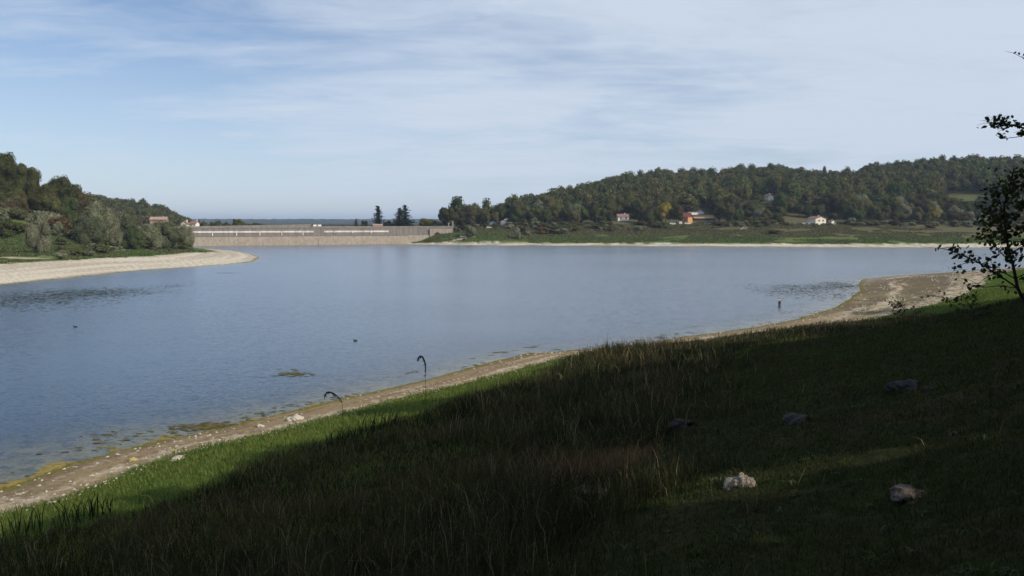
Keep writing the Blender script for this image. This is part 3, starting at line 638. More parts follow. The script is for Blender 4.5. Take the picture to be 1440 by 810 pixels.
# left end
house(224, 311.5, 520, 9.5, 7, 1.2, 1.5, 12, M['pinkroof'], M['pinkroof'], 'pink roofed farmhouse showing above the lakeside willows on the left', wins=((-3,.3,1.2,1.1),(2,.3,1.2,1.1)))
house(213, 326, 470, 7.5, 5, 3.4, .3, 8, M['white'], M['greyroof'], 'white flat roofed building partly hidden by willows near the dam end', flat=True)
house(260.5, 320.5, 500, 3.6, 5, 2.4, 1.7, 5, M['cream'], M['tile'], 'small cream gabled house at the left end of the dam', 'y', wins=((0,.8,.8,1.0),))
house(274, 320, 505, 3.8, 4, 2.3, 1.4, -12, M['white'], M['tile'], 'small white house with brown roof right of the cream gabled house by the dam', 'x', wins=((-1.0,.8,.7,.9),(1.0,.8,.7,.9)))

# ------------------------------------------------------------------ vehicles by the houses
M['carwhite'] = plain('white car paint', (.80,.80,.80), .35, .03, 1, spec=.5); M['tyre'] = plain('tyre rubber', (.02,.02,.02), .9, .1, 2); M['carred'] = plain('red car paint', (.3,.03,.03), .35, .05, 1)
M['cargrey'] = plain('grey car paint', (.35,.36,.38), .35, .05, 1)
def vehicle(px, py, Y, rot, kind, mat, label, cat):
    a = ray(px, py)[0]; x = a*Y; z = hz(x, Y)+.02; zb = at(px, py, Y).z; z = max(z, zb) if zb-z < 2 else z
    e = empty('parked_'+cat, (x, Y, z), R(rot)); tag(e, label, cat)
    if kind == 'van': prof = [(-2.3,.35),(2.3,.35),(2.35,1.0),(1.75,1.25),(1.2,2.1),(-2.25,2.15),(-2.35,1.0)]; wd = .95; win = [(.5,1.35),(1.55,1.35),(1.1,1.95),(.5,1.95)]
    else: prof = [(-2.1,.3),(2.1,.3),(2.15,.75),(1.2,.9),(.6,1.42),(-1.2,1.45),(-1.9,.95),(-2.15,.8)]; wd = .85; win = [(-1.4,.95),(1.0,.95),(.55,1.35),(-1.05,1.38)]
    mb = MB().prism(prof, -wd, wd); mb.v = [(y, x_, z_) for x_, y, z_ in mb.v]; mb.build('body', mat, e, bevel=.06)
    for sy in (-1, 1):
        mb = MB().prism(win, sy*wd-.02, sy*wd+.02); mb.v = [(y, x_, z_) for x_, y, z_ in mb.v]; mb.build('window', M['glass'], e)
        for sx in (-1.35, 1.35):
            MB().tube([(sx, sy*(wd-.18), .33), (sx, sy*(wd+.03), .33)], .33, 14).build('wheel', M['tyre'], e)
vehicle(957, 318.5, 562, 75, 'van', M['carwhite'], 'white van parked below the left corner of the orange house', 'van')
vehicle(967, 320, 558, 10, 'car', M['carwhite'], 'white car parked in front of the orange house', 'car')
vehicle(946, 321.5, 555, 5, 'car', M['carwhite'], 'white car parked lower left of the orange house under the yellowing tree', 'car')
vehicle(995, 316, 570, 5, 'car', M['cargrey'], 'grey car parked by the long dark garden shed', 'car')
vehicle(1006, 315.5, 572, 80, 'car', M['carwhite'], 'white car parked end on at the right of the garden shed', 'car')
vehicle(688, 323, 556, 10, 'car', M['carwhite'], 'small white car on the far bank below the wooded slope, left of centre', 'car')
# upturned white boat near the dam end
bt = ground_hit(652, 334, 300); bo = empty('beached_boat', bt+Vector((0, 0, .05)), R(15)); tag(bo, 'small white boat pulled up on the green bank beside a grey willow', 'boat')
V_ = []; 
for i, f in enumerate(np.linspace(-1, 1, 9)):
    wdt = .8*(1-abs(f)**2.5)+.02; V_ += [(f*2.2, -wdt, .75+.2*f*f), (f*2.2, -wdt*.6, .15), (f*2.2, 0, 0), (f*2.2, wdt*.6, .15), (f*2.2, wdt, .75+.2*f*f)]
MB().add(V_, [(i*5+j, i*5+j+1, i*5+j+6, i*5+j+5) for i in range(8) for j in range(4)]).build('hull', M['carwhite'], bo, smooth=True)
for f in (-.8, .7): MB().box(f-.12, f+.12, -.66, .66, .5, .56).build('seat', M['darkwood'], bo)
for p_, lb in ((631, 'left'), (637, 'right')):
    g = at(p_, 324, 548); e = empty('lamp_post', (g.x, g.y, hz(g.x, g.y)), 0); zt = at(p_, 311, 548).z-e.location.z
    tag(e, f'pale {"shorter left" if lb == "left" else "taller right"} mast at the tree edge beyond the dam end', 'mast')
    if lb == 'left': zt -= 1.5
    MB().tube([(0, 0, -.3), (0, 0, zt)], [.20, .12], 8).build('pole', M['white'], e); MB().box(-.5, .5, -.15, .15, zt-.05, zt+.12).build('lamp_head', M['white'], e)

# ------------------------------------------------------------------ far bank: path, wall
M['path'] = plain('pale track', (.50,.44,.34), 1, .15, .5)
def strip(name, pts, width, mat, lift=.12):
    pts = [Vector(p) for p in pts]; pp = []
    for i in range(len(pts)-1):
        for k in range(8): pp.append(pts[i].lerp(pts[i+1], k/8))
    pp.append(pts[-1]); V = []; F = []
    for i, p in enumerate(pp):
        d = (pp[min(i+1, len(pp)-1)]-pp[max(i-1, 0)]); d.z = 0; d.normalize(); n = Vector((-d.y, d.x, 0))
        for k in (-.5, 0, .5): q = p+n*width*k; V.append((q.x, q.y, hz(q.x, q.y)+lift))
    for i in range(len(pp)-1):
        for k in (0, 1): F.append((i*3+k, i*3+k+1, i*3+k+4, i*3+k+3))
    mb = MB().add(V, F); return mb.build(name, mat)
g = [ground_hit(a_, b_, 300) for a_, b_ in ((622,342),(640,338),(656,334.5),(668,333))]
tag(strip('footpath', g, 2.6, M['path'], .15), kind='structure')
g = [ground_hit(a_, b_, 300) for a_, b_ in ((1036,317),(1046,318.5),(1049,321),(1042,323))]
tag(strip('driveway', g, 2.8, M['path'], .2), kind='structure')

# ------------------------------------------------------------------ trees: named individuals
def tree_px(key, name, px, base, top, label, Y=None, cat='tree', group=None, half=None, mat=None, t0=120):
    """stand a tree so its foot shows at (px, base) and its top at (px, top)"""
    if Y is None: g = ground_hit(px, base, t0); Y = g.y
    a = ray(px, base)[0]; x = a*Y; z = hz(x, Y); zt = at(px, top, Y).z; H = max(zt-z, 1.0)
    cm, tm_, h0, r0 = PROTO[key]; ws = 1.0
    if half: ws = (half*Y/FPX)/(r0*H/h0)
    return put_tree(key, name, (x, Y, z-.1), H, label, cat, group, ws, mat)
WG = 'willow', 'tree'
tree_px('willow0','willow_tree', 57,357,299,'tall narrow grey willow at the far left of the spit', half=18, t0=200)
tree_px('willow1','willow_tree',130,346,303,'round bushy willow in the middle of the left spit', half=24, t0=200, mat='willow_dark')
tree_px('willow2','willow_tree',170,347,289,'larger darker willow right of the round one on the left spit', half=28, t0=200, mat='willow_dark')
tree_px('willow3','willow_tree',140,335,281,'pale silvery willow rising behind the round willow', Y=330, half=26)
tree_px('willow0','willow_tree',158,338,287,'pale willow crown behind the larger darker willow', Y=336, half=20)
tree_px('willow1','willow_tree',208,348,312,'low olive willow left of the last willow on the spit', Y=312, half=24)
tree_px('willow2','willow_tree',238,345,304,'last big willow on the spit in front of the dam end', Y=322, half=25, mat='willow_dark')
tree_px('willow3','willow_tree',259,345,314,'small willow at the spit edge touching the dam outline', Y=334, half=15)
tree_px('willow1','willow_tree',190,351,318,'small green willow shrub between the two dark willows on the spit', Y=300, half=18, mat='bush_leaf')
tree_px('bush1','bush', 85,342,305,'reddish brown bush behind the spit left of the round willow', Y=310, half=18, mat='rust_leaf', cat='bush')
tree_px('bush2','bush', 10,345,305,'dark green bush at the left picture edge above the beach', Y=290, half=22, cat='bush', mat='oak_leaf')
tree_px('willow3','willow_tree',30,345,312,'low olive willow bush left of the tall narrow willow', Y=296, half=16, mat='bush_leaf')
tree_px('bush0','bush',100,345,318,'rounded green bush under the wood behind the spit', Y=300, half=16, cat='bush')
ORD0 = 'first second third fourth fifth sixth seventh eighth ninth'.split()
OK_ = [(8,290,213,27,360,'oak0','tallest dark oak at the left picture edge'),(36,290,226,22,366,'oak1','dark oak stepping down right of the tallest one'),(88,290,238,26,372,'oak2','broad dark oak standing up above the left wood'),
       (62,290,256,20,362,'oak1','rounded oak between the two tallest crowns of the left wood'),(-20,290,222,26,350,'oak2','oak cut by the left picture edge'),(112,290,262,16,378,'wood1','brown tinged tree right of the broad oak'),
       (131,290,266,17,392,'wood0','round olive tree at the right end of the left wood'),(20,300,262,20,335,'wood2','lower olive tree in front of the tallest oak'),(48,302,270,18,332,'oak0','dark tree at the edge of the left wood above the reddish bush'),
       (75,302,268,18,336,'wood3','olive tree at the edge of the left wood below the broad oak'),(98,302,275,14,340,'wood4','small edge tree with pale stem under the left wood'),(-5,300,265,20,330,'wood1','edge tree at the left picture border under the tallest oak'),
       (118,304,280,13,345,'wood2','small brown bushy tree behind the silvery willow')]
for p_, b_, t_, hf, Y_, k_, lb in OK_:
    tree_px(k_, 'oak_tree' if k_.startswith('oak') else 'broadleaf_tree', p_, b_, t_, lb, Y=Y_, half=hf, mat='brown_leaf' if p_ in (112, 118) else None)
tree_px('bush3','bush', 32,300,272,'orange brown autumn bush glowing at the edge of the left wood', Y=326, half=8, mat='rust_leaf', cat='bush')
# behind the dam
tree_px('con1','conifer_tree',532,322,289.5,'slender gappy conifer standing alone behind the dam', Y=560, half=15)
tree_px('con0','conifer_tree',562,322,292,'left tree of the conifer pair behind the dam', Y=560, half=21)
tree_px('con0','conifer_tree',570,322,288,'right and taller tree of the conifer pair behind the dam', Y=563, half=21)
tree_px('con0','conifer_tree',501,322,307,'small pointed dark evergreen behind the dam, left of the round tree', Y=560, half=8)
tree_px('oak1','round_tree',512,322,308.5,'small round dark tree behind the dam', Y=562, half=7)
tree_px('oak0','round_tree',546,322,310,'low round tree between the conifers behind the dam', Y=563, half=8)
tree_px('bush0','bush',555,322,313,'low bush at the foot of the conifer pair behind the dam', Y=561, half=7, cat='bush')
tree_px('bush1','bush',582,322,315,'low bush right of the conifer pair behind the dam', Y=561, half=6, cat='bush')
tree_px('wood0','broadleaf_tree',600,322,305,'medium olive tree behind the right end of the dam', Y=575, half=13)
tree_px('wood2','broadleaf_tree',615,322,309,'small dark tree between the dam end and the first tall tree', Y=572, half=9)
for i, (p_, t_, hf) in enumerate([(289,309,9),(300,311,8),(309,307.5,9),(320,310,8),(333,306.5,9),(345,309,9),(356,311,9),(365,312.5,7),(280,307,7)]):
    tree_px(('wood0','oak1','wood3')[i % 3], 'broadleaf_tree', p_, 321, t_, f'round tree behind the left part of the dam, {ORD0[i]} from left in the low row', Y=560+4*(i % 3), half=hf, group='trees in the row behind the dam')
# far right bank
tree_px('oak0','broadleaf_tree',632,322,292,'tall dark tree heading the wood at the right end of the dam', Y=572, half=14)
tree_px('wood1','broadleaf_tree',656,322,290,'broad olive brown tree second in from the dam end', Y=578, half=16, mat='brown_leaf')
tree_px('willow0','willow_tree',661,334,314,'leaning grey willow shrub beside the white boat', half=9, t0=350)
tree_px('willow1','willow_tree',727,336,318,'pointed grey green willow shrub on the far green bank', half=6, t0=350)
tree_px('bush1','bush',764,329,318.5,'rusty brown round bush on the far bank', half=11, mat='rust_leaf', cat='bush', t0=350)
tree_px('bush2','bush',1090,329,322,'russet flat bush on the far bank below the dark trees', half=10, mat='brown_leaf', cat='bush', t0=350)
tree_px('wood3','yellowing_tree',936,318,281,'yellow leaved tree left of the orange house', Y=566, half=14, mat='yellow_leaf')
tree_px('wood1','broadleaf_tree',951,320,288,'brownish tree between the yellowing tree and the orange house', Y=562, half=11, mat='brown_leaf')
tree_px('wood2','broadleaf_tree',916,320,292,'dark tree left of the yellowing tree', Y=568, half=10)
tree_px('oak0','broadleaf_tree',1020,321,284,'tall dark tree right of the long garden shed', Y=566, half=13)
tree_px('oak1','broadleaf_tree',1009,312,276,'dark narrow tree rising behind the garden shed', Y=610, half=9)
tree_px('oak2','broadleaf_tree',1068,321,303,'dark low spreading tree left of the lavender annexe', Y=566, half=14)
tree_px('oak1','broadleaf_tree',1098,322,306,'dark bush like tree above the russet bush', Y=564, half=9)
tree_px('yw' if 0 else 'wood4','yellowing_tree',1312,318,290,'yellow topped tree below the hillside meadow', Y=570, half=9, mat='yellow_leaf')
tree_px('wood0','yellowing_tree',1382,296,262,'yellow green tree at the right end of the hillside meadow edge', Y=720, half=9, mat='yellow_leaf')
tree_px('wood1','broadleaf_tree',1345,334,296,'greyish brown broad tree on the far bank under the meadow', Y=540, half=17, mat='brown_leaf')
tree_px('willow2','willow_tree',1376,334,304,'grey willow right of the greyish brown tree on the far bank', Y=538, half=14)
tree_px('oak2','broadleaf_tree',1160,319,303,'dark tree touching the right wall of the cream house', Y=570, half=4.5)
tree_px('wood2','broadleaf_tree',1086,241,228,'highest crown on the hill skyline', Y=885, half=11)
tree_px('wood4','broadleaf_tree',1159,243,233,'small separate crown on the skyline notch', Y=880, half=5)
# scattered far-bank bushes and woodland front rows
ZONES = [(0,700,'between the dam end and the tiny white cottage'),(700,866,'between the tiny cottage and the white bungalow'),(866,936,'between the bungalow and the yellowing tree'),
         (936,1030,'around the orange house'),(1030,1148,'between the garden shed and the cream house'),(1148,1300,'between the cream house and the meadow'),(1300,2000,'below the hillside meadow')]
ORD = 'first second third fourth fifth sixth seventh eighth ninth tenth eleventh twelfth thirteenth fourteenth fifteenth sixteenth seventeenth eighteenth nineteenth twentieth'.split()
PENDING = []
def relabel(entries, zones, grp_suffix=''):
    d = {}
    for e, px, kind in entries:
        z = next((q[2] for q in zones if q[0] <= px < q[1]), zones[-1][2]); d.setdefault((kind, z), []).append((px, e))
    for (kind, z), l in d.items():
        l.sort(key=lambda q: q[0])
        for i, (px, e) in enumerate(l):
            e['label'] = f'{kind}, only one {z}' if len(l) == 1 else f'{kind}, {ORD[i] if i < 20 else "rightmost"} from left {z}'
HOUSE_GAPS = [(1112,1176),(942,1003),(868,883),(704,712)]
def in_gap(px, pad=0): return any(a-pad < px < b+pad for a, b in HOUSE_GAPS)
rs = random.Random(5)
for i in range(60):
    px = rs.uniform(640, 1450); Y = rs.uniform(512, 550) ; x = ray(px, 320)[0]*Y; s_ = float(sdist(np.array([x]), np.array([Y]))[0])
    if s_ < 36: continue
    H = rs.uniform(1.6, 3.4)*(1.3 if s_ > 60 else .9)
    if in_gap(px, 4) and s_ > 50: H = 1.2
    k = rs.choice(['bush0','bush1','bush2','bush3','willow2'])
    mat = rs.choice([None, None, 'willow_leaf', 'brown_leaf', None])
    if k == 'willow2': H *= 1.3
    e = put_tree(k, 'bush', (x, Y, hz(x, Y)-.1), H, 'bush', 'bush', 'bushes in the scrub along the far bank', rs.uniform(.9, 1.6), mat)
    PENDING.append((e, px, {None: 'low green bush', 'willow_leaf': 'low grey bush', 'brown_leaf': 'low brown bush'}[mat]))
for i in range(95):
    px = rs.uniform(640, 1455); Y = rs.uniform(550, 596)
    if in_gap(px, 5) and Y < 590: continue
    x = ray(px, 320)[0]*Y; H = rs.uniform(2.4, 5.5)*(.75 if Y < 565 else 1.1)
    mat = rs.choice([None, None, 'willow_leaf', 'brown_leaf', 'oak_leaf', 'oak_leaf'])
    e = put_tree(rs.choice(['bush0','bush1','bush2','bush3','oak0']), 'bush', (x, Y, hz(x, Y)-.2), H, 'bush', 'bush', 'taller bushes at the foot of the far wood', rs.uniform(.9, 1.3), mat)
    PENDING.append((e, px, {None: 'tall green bush', 'willow_leaf': 'tall grey bush', 'brown_leaf': 'tall brown bush', 'oak_leaf': 'dark bush'}[mat]))
for i in range(150):
    px = rs.uniform(690, 1455); Y = rs.uniform(524, 562); x = ray(px, 320)[0]*Y; H = rs.uniform(2.4, 4.6)
    if in_gap(px, 3): H = 1.3
    mat = rs.choice([None, 'willow_leaf', 'brown_leaf', 'brown_leaf', 'oak_leaf'])
    e = put_tree(rs.choice(['bush0','bush1','bush2','bush3']), 'bush', (x, Y, hz(x, Y)-.2), H, 'bush', 'bush', 'bushes on the slope above the far green strip', rs.uniform(1.1, 1.9), mat)
    PENDING.append((e, px, {None: 'slope bush, green', 'willow_leaf': 'slope bush, grey', 'brown_leaf': 'slope bush, brown', 'oak_leaf': 'slope bush, dark'}[mat]))
relabel(PENDING, ZONES); PENDING = []
cnt = 0
for px in np.arange(626, 1470, 11.5):
    for row, (Y0, Hh) in enumerate(((572, 12), (588, 13.5), (604, 14.5))):
        p = px+rs.uniform(-5, 5)
        if in_gap(p, 9) and row < 2: continue
        if 950 < p < 1008: continue
        if row == 0 and rs.random() < .15: continue
        if 1322 < p < 1404 and row > 1: continue
        if 1066 < p < 1094 and row > 0: continue
        Y = Y0+rs.uniform(-7, 7); x = ray(p, 320)[0]*Y; H = Hh*rs.uniform(.7, 1.25); H *= np.interp(p, [620, 700, 800], [.95, .9, 1.0])
        k = f'wood{rs.randrange(5)}' if rs.random() < .8 else f'oak{rs.randrange(3)}'
        mat = rs.choice([None]*7+['brown_leaf', 'willow_leaf'])
        lab = {None: 'green broadleaf tree in the front of the far hillside wood', 'brown_leaf': 'brownish broadleaf tree in the front of the far hillside wood', 'willow_leaf': 'grey green tree in the front of the far hillside wood'}[mat]
        e = put_tree(k, 'broadleaf_tree', (x, Y, hz(x, Y)-.2), H, lab, 'tree', 'trees in front of the far hillside wood', rs.uniform(.85, 1.2), mat)
        PENDING.append((e, p, ('front', 'middle', 'back')[row]+' row '+{None: 'green', 'brown_leaf': 'brownish', 'willow_leaf': 'grey'}[mat]+' tree'))
relabel(PENDING, ZONES); PENDING = []
# spit undergrowth bushes
for i in range(46):
    px = rs.uniform(-20, 290); Y = rs.uniform(235, 330); x = ray(px, 320)[0]*Y; s_ = float(sdist(np.array([x]), np.array([Y]))[0])
    if s_ < 26: continue
    H = rs.uniform(1.2, 3.2); mat = rs.choice([None, None, None, 'willow_leaf'])
    e = put_tree(f'bush{rs.randrange(4)}', 'shrub', (x, Y, hz(x, Y)-.1), H, 'bush', 'shrub', 'low bushes on the left spit', rs.uniform(1, 1.7), mat)
    PENDING.append((e, px, 'low grey bush' if mat else 'low green bush'))
for i in range(26):
    px = rs.uniform(-30, 130); Y = rs.uniform(296, 345); x = ray(px, 320)[0]*Y; H = rs.uniform(4, 8); mat = rs.choice([None, 'brown_leaf', 'willow_leaf', None])
    e = put_tree(rs.choice(['bush0','bush2','oak1','wood1']), 'shrub', (x, Y, hz(x, Y)-.2), H, 'shrub', 'shrub', 'shrubs along the foot of the left wood', 1.0, mat)
    PENDING.append((e, px, {None: 'green shrub', 'brown_leaf': 'brown shrub', 'willow_leaf': 'grey shrub'}[mat]))
relabel(PENDING, [(-100,60,'left of the tall narrow willow'),(60,150,'between the tall narrow willow and the round willow'),(150,400,'at the right part of the left spit')]); PENDING = []


# ------------------------------------------------------------------ forests as masses
def forest(name, pts, Hs, rxs, mat, label, leaves=330, ls=1.25, nl=8):
    base = []
    for i in range(8):
        Vc, Qc, Tc, lv = crown_np(np.random.default_rng(900+i), 1, 1, nl, leaves, .20, 'round', True, .5, ICO1); base.append((Vc, Qc, Tc, lv))
    VV = []; QQ = []; TT = []; LV = []; TI = []; nb = 0; rg = np.random.default_rng(3)
    for (x, y, z), H, rx in zip(pts, Hs, rxs):
        Vc, Qc, Tc, lv = base[rg.integers(8)]; a = rg.random()*6.28; c, s = math.cos(a), math.sin(a)
        X = Vc[:, 0]*c-Vc[:, 1]*s; Y = Vc[:, 0]*s+Vc[:, 1]*c; hz_ = H*.46
        VV.append(np.stack([x+X*rx, y+Y*rx, z+H-hz_+Vc[:, 2]*hz_], 1)); QQ.append(Qc+nb); TT.append(Tc+nb); nb += len(Vc); LV.append(lv); TI.append(np.full(len(Vc), rg.random()))
    me = mesh_np(name, np.concatenate(VV), np.concatenate(QQ), np.concatenate(TT), attrs={'leafv': np.concatenate(LV), 'tint': np.concatenate(TI)})
    return tag(obj(name, me, M[mat]), label, 'wood', kind='stuff')
pts = []; Hs = []; rx_ = []
Yq = 618
while Yq < 925:
    px = 640+rs.uniform(0, 8); stepm = 11.0
    while px < 1530:
        p = px+rs.uniform(-3, 3); Yy = Yq+rs.uniform(-4, 4); Yr = np.interp(p, SKY_PX, SKY_R)
        px += stepm/Yq*FPX
        if Yy > Yr+14: continue
        if 1324 < p < 1404 and 636 < Yy < 700: continue
        if 968 < p < 998 and Yy < 652: continue
        if 1066 < p < 1095 and 640 < Yy < 706: continue
        low = .33 if 1054 < p < 1106 and Yy < 706 else .55 if 1320 < p < 1408 and Yy <= 636 else 1.0
        x = ray(p, 300)[0]*Yy; pts.append((x, Yy, 0)); Hs.append(rs.uniform(10.5, 20.5)*low); rx_.append(rs.uniform(5.2, 9.6))
    Yq += 11
# left distant hill
Yq = 640
while Yq < 900:
    px = -60
    while px < 268:
        p = px+rs.uniform(-4, 4); Yy = Yq+rs.uniform(-4, 4); px += 10/Yq*FPX; x = ray(p, 300)[0]*Yy
        if Yy > 840: continue
        pts.append((x, Yy, 0)); Hs.append(rs.uniform(9, 14)); rx_.append(rs.uniform(4.6, 6.5))
    Yq += 12
for i in range(260):                       # wood behind the left oaks
    p = rs.uniform(-260, 120); Yy = rs.uniform(372, 470); x = ray(p, 300)[0]*Yy; pts.append((x, Yy, 0)); Hs.append(rs.uniform(11, 15)); rx_.append(rs.uniform(4.5, 6.5))
pa = np.array(pts); pa[:, 2] = height(pa[:, 0], pa[:, 1])
L_ = pa[:, 1] < 0
isl = pa[:, 0]/pa[:, 1] < -.25
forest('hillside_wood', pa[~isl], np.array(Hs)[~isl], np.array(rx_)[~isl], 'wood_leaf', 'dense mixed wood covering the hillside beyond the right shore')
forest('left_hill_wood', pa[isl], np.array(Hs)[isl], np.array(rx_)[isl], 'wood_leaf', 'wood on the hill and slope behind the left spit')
# far ridge wood, a low canopy sheet of lumps
pts = []; 
for i in range(1500):
    p = rs.uniform(100, 1300); Yy = rs.uniform(4700, 5600); x = ray(p, 300)[0]*Yy; pts.append((x, Yy, 0))
pa = np.array(pts); pa[:, 2] = height(pa[:, 0], pa[:, 1])-4
forest('ridge_wood', pa, RNG.uniform(10, 16, len(pa)), RNG.uniform(30, 60, len(pa)), 'wood_leaf', 'distant blue wooded ridge on the horizon behind the dam', leaves=10, nl=4)
# hedge / treeline plain behind the dam
pts = []
for i in range(260):
    p = rs.uniform(240, 640); Yy = rs.uniform(1500, 2400); x = ray(p, 300)[0]*Yy; pts.append((x, Yy, hz(x, Yy)))
forest('plain_wood', pts, RNG.uniform(4, 6, 260), RNG.uniform(10, 20, 260), 'wood_leaf', 'low dark treeline on the plain behind the dam', leaves=20, nl=4)

# ------------------------------------------------------------------ shade wood behind and right of the camera (outside the frame)
SH = [(-60,775),(60,742),(160,716),(250,694),(330,670),(420,638),(500,607),(570,579),(640,549),(720,525),(800,505),(860,495),(900,488),(1000,474),(1120,457),(1250,437),(1350,431),(1440,427),(1560,424)]
sunh = np.array([SUNV.x, SUNV.y])/math.hypot(SUNV.x, SUNV.y); tanE = math.tan(SUN_EL)
edge = []
for p_, q_ in SH:
    g = ground_hit(p_, q_, 3, 200); edge.append((g.x, g.y, g.z))
edge = np.array(edge)
pre = [edge[0]+np.array([-.67, -.74, 0])*4.2*k for k in range(7, 0, -1)]
edge = np.concatenate([np.array(pre), edge])
print('EDGE', np.round(edge, 1).tolist())
# resample evenly
seg = np.r_[0, np.cumsum(np.hypot(np.diff(edge[:, 0]), np.diff(edge[:, 1])))]; tt = np.arange(0, seg[-1], 4.8)
E2 = np.stack([np.interp(tt, seg, edge[:, k]) for k in range(3)], 1)
spots = []
for i, (x, y, z) in enumerate(E2):
    H = 17+2.0*math.sin(i*1.7); k = 30.
    for _ in range(12):
        bx, by = x+sunh[0]*k, y+sunh[1]*k; gb = hz(bx, by); k = .5*k+.5*((gb+H-1.2-z)/tanE-1.5)
    spots.append((bx, by, gb, H, 5.2))
    for extra, hh in ((7.5, 15), (15, 14), (23, 16)):
        bx2, by2 = bx+sunh[0]*extra+rs.uniform(-2, 2), by+sunh[1]*extra+rs.uniform(-2, 2); spots.append((bx2, by2, hz(bx2, by2), hh+rs.uniform(-2, 2), 5.4))
for i in range(34):                                      # wood behind the camera
    bx, by = rs.uniform(-30, 40), rs.uniform(-34, -7); spots.append((bx, by, hz(bx, by), rs.uniform(14, 19), 5.8))
DAP = []
for p_, q_, rr, pr in [(935,688,1.3,.95),(890,704,1.1,.9),(985,700,.8,.7),(1046,676,.30,.9),(832,694,.35,.8),(1150,646,.45,.65),(1210,643,.5,.7),(1270,640,.5,.65),(1100,632,.3,.6),(1350,610,.35,.75),(1400,613,.35,.7),(1275,700,.35,.7),(1120,690,.3,.5),(1185,668,.3,.6),(960,770,.7,.35),(1000,710,.8,.45),(800,650,.5,.5),(870,655,.5,.6),(1300,520,.5,.3),(1430,780,.4,.4)]:
    g = ground_hit(p_, q_, 2, 60); DAP.append((np.array(g), rr, pr))
S3 = np.array(SUNV)
base_c = [crown_np(np.random.default_rng(700+i), 1, 1, 22, 1500, .14, 'round', True, .36, ICO2) for i in range(6)]
_m = MB().tube([(0, 0, -.5), (0, 0, 3), (.1, 0, 9), (0, .1, 15)], [.42, .30, .2, .06], 8); trunk_me = bpy.data.meshes.new('trunk'); trunk_me.from_pydata(_m.v, [], _m.f); trunk_me.materials.append(M['bark'])
for i, (x, y, g, H, rx) in enumerate(spots):
    az = math.degrees(math.atan2(x, y))
    if (abs(az) < (50 if math.hypot(x, y) < 14 else 37.5) and y > 0) or math.hypot(x, y) < 5: continue
    Vc, Qc, Tc, lv = base_c[i % 6]; a = rs.random()*6.28; c, s = math.cos(a), math.sin(a); rz = (H-2.0)/2
    P3 = np.stack([(Vc[:, 0]*c-Vc[:, 1]*s)*rx, (Vc[:, 0]*s+Vc[:, 1]*c)*rx, Vc[:, 2]*rz+2.0+rz], 1)
    W3 = P3+np.array([x, y, g])
    def keep(F):
        cen = W3[F].mean(1); k = np.ones(len(F), bool)
        for p0, rr, pr in DAP:
            d = cen-p0; al = d@S3; dist = np.linalg.norm(d-al[:, None]*S3, axis=1)
            k &= ~((dist < rr+.15) & (al > 0) & (RNG.random(len(F)) < pr**.12))
        dc = np.linalg.norm(cen-np.array([0, 0, CH]), axis=1)       # nothing in front of the lens
        ah = np.degrees(np.arctan2(cen[:, 0], cen[:, 1])); ev = np.degrees(np.arctan2(cen[:, 2]-CH, np.hypot(cen[:, 0], cen[:, 1])))
        k &= ~((np.abs(ah) < 42) & (ev < 27) & (cen[:, 1] > -1)) & (dc > 3.5)
        return F[k]
    me = mesh_np('crown', P3, keep(Qc), keep(Tc), attrs={'leafv': lv}); me.materials.append(M['oak_leaf'])
    e = empty('bank_tree', (x, y, g)); tag(e, 'tall leafy tree of the wood behind the viewer on the near bank', 'tree', 'trees of the near bank wood')
    obj('crown', me, parent=e); t_ = obj('trunk', trunk_me, parent=e); t_.scale = (H/18,)*3

# ------------------------------------------------------------------ grass
def blades(name, X, Y, Z, H, W, lean, C, label, seg=3):
    n = len(X); rg = np.random.default_rng(len(X)); a = rg.random(n)*6.283; b = rg.random(n)*6.283
    u = np.stack([np.cos(a), np.sin(a), np.zeros(n)], 1); l = np.stack([np.cos(b), np.sin(b), np.zeros(n)], 1)*(lean*H)[:, None]
    p = np.stack([X, Y, Z-.02], 1); up = np.array([0, 0, 1.])
    m_ = p+l*.30+up*(H*.55)[:, None]; tip = p+l+up*(H*(1-.35*np.minimum(lean, 1.2)))[:, None]; w_ = (u*W[:, None])
    V = np.stack([p-w_*.5, p+w_*.5, m_+w_*.4, m_-w_*.4, tip], 1).reshape(-1, 3); i = np.arange(n)[:, None]*5
    Q = i+np.array([[0, 1, 2, 3]]); T = i+np.array([[3, 2, 4]])
    return tag(obj(name, mesh_np(name, V, Q, T, col=np.repeat(C, 5, axis=0)), M['grass']), label, 'grass', kind='stuff')
def scatter(n, r0, r1, a0=-36, a1=36, power=1.0, seed=1):
    rg = np.random.default_rng(seed); r = np.exp(rg.uniform(math.log(r0), math.log(r1), n)) if power == 0 else (r0**power+rg.random(n)*(r1**power-r0**power))**(1/power)
    a = np.radians(rg.uniform(a0, a1, n)); return r*np.sin(a), r*np.cos(a), r, rg
# lit short grass between beach and slope
X, Y, r, rg = scatter(330000, 24, 170, power=.9, seed=2); z, s, nm, px, _, _ = height(X, Y, True)
wb = np.interp(Y, [0, 60, 75, 90, 110, 140, 200], [4.8, 5.0, 6.5, 8.5, 11.5, 19, 30])
ok = (nm > .5) & (s+(fbm(X*.8, Y*.8, 3, 41)-.5)*2.4 > wb) & (s < 26+np.clip(Y-80, 0, 60)*.7)
X, Y, z, r, s = X[ok], Y[ok], z[ok], r[ok], s[ok]; n = len(X); print('short grass', n)
H = (.16+.22*rg.random(n))*(.6+.8*fbm(X*.4, Y*.4, 3, 77)); Wd = .012+r*.00052
hue = fbm(X*.25, Y*.25, 3, 78)[:, None]; C = np.array((.105,.155,.034))*(1-hue)+np.array((.165,.185,.050))*hue; C = C*(.7+.6*rg.random((n, 1)))
blades('short_grass', X, Y, z, H, Wd, .3+.5*rg.random(n), C, 'bright green short grass strip along the top of the near beach')
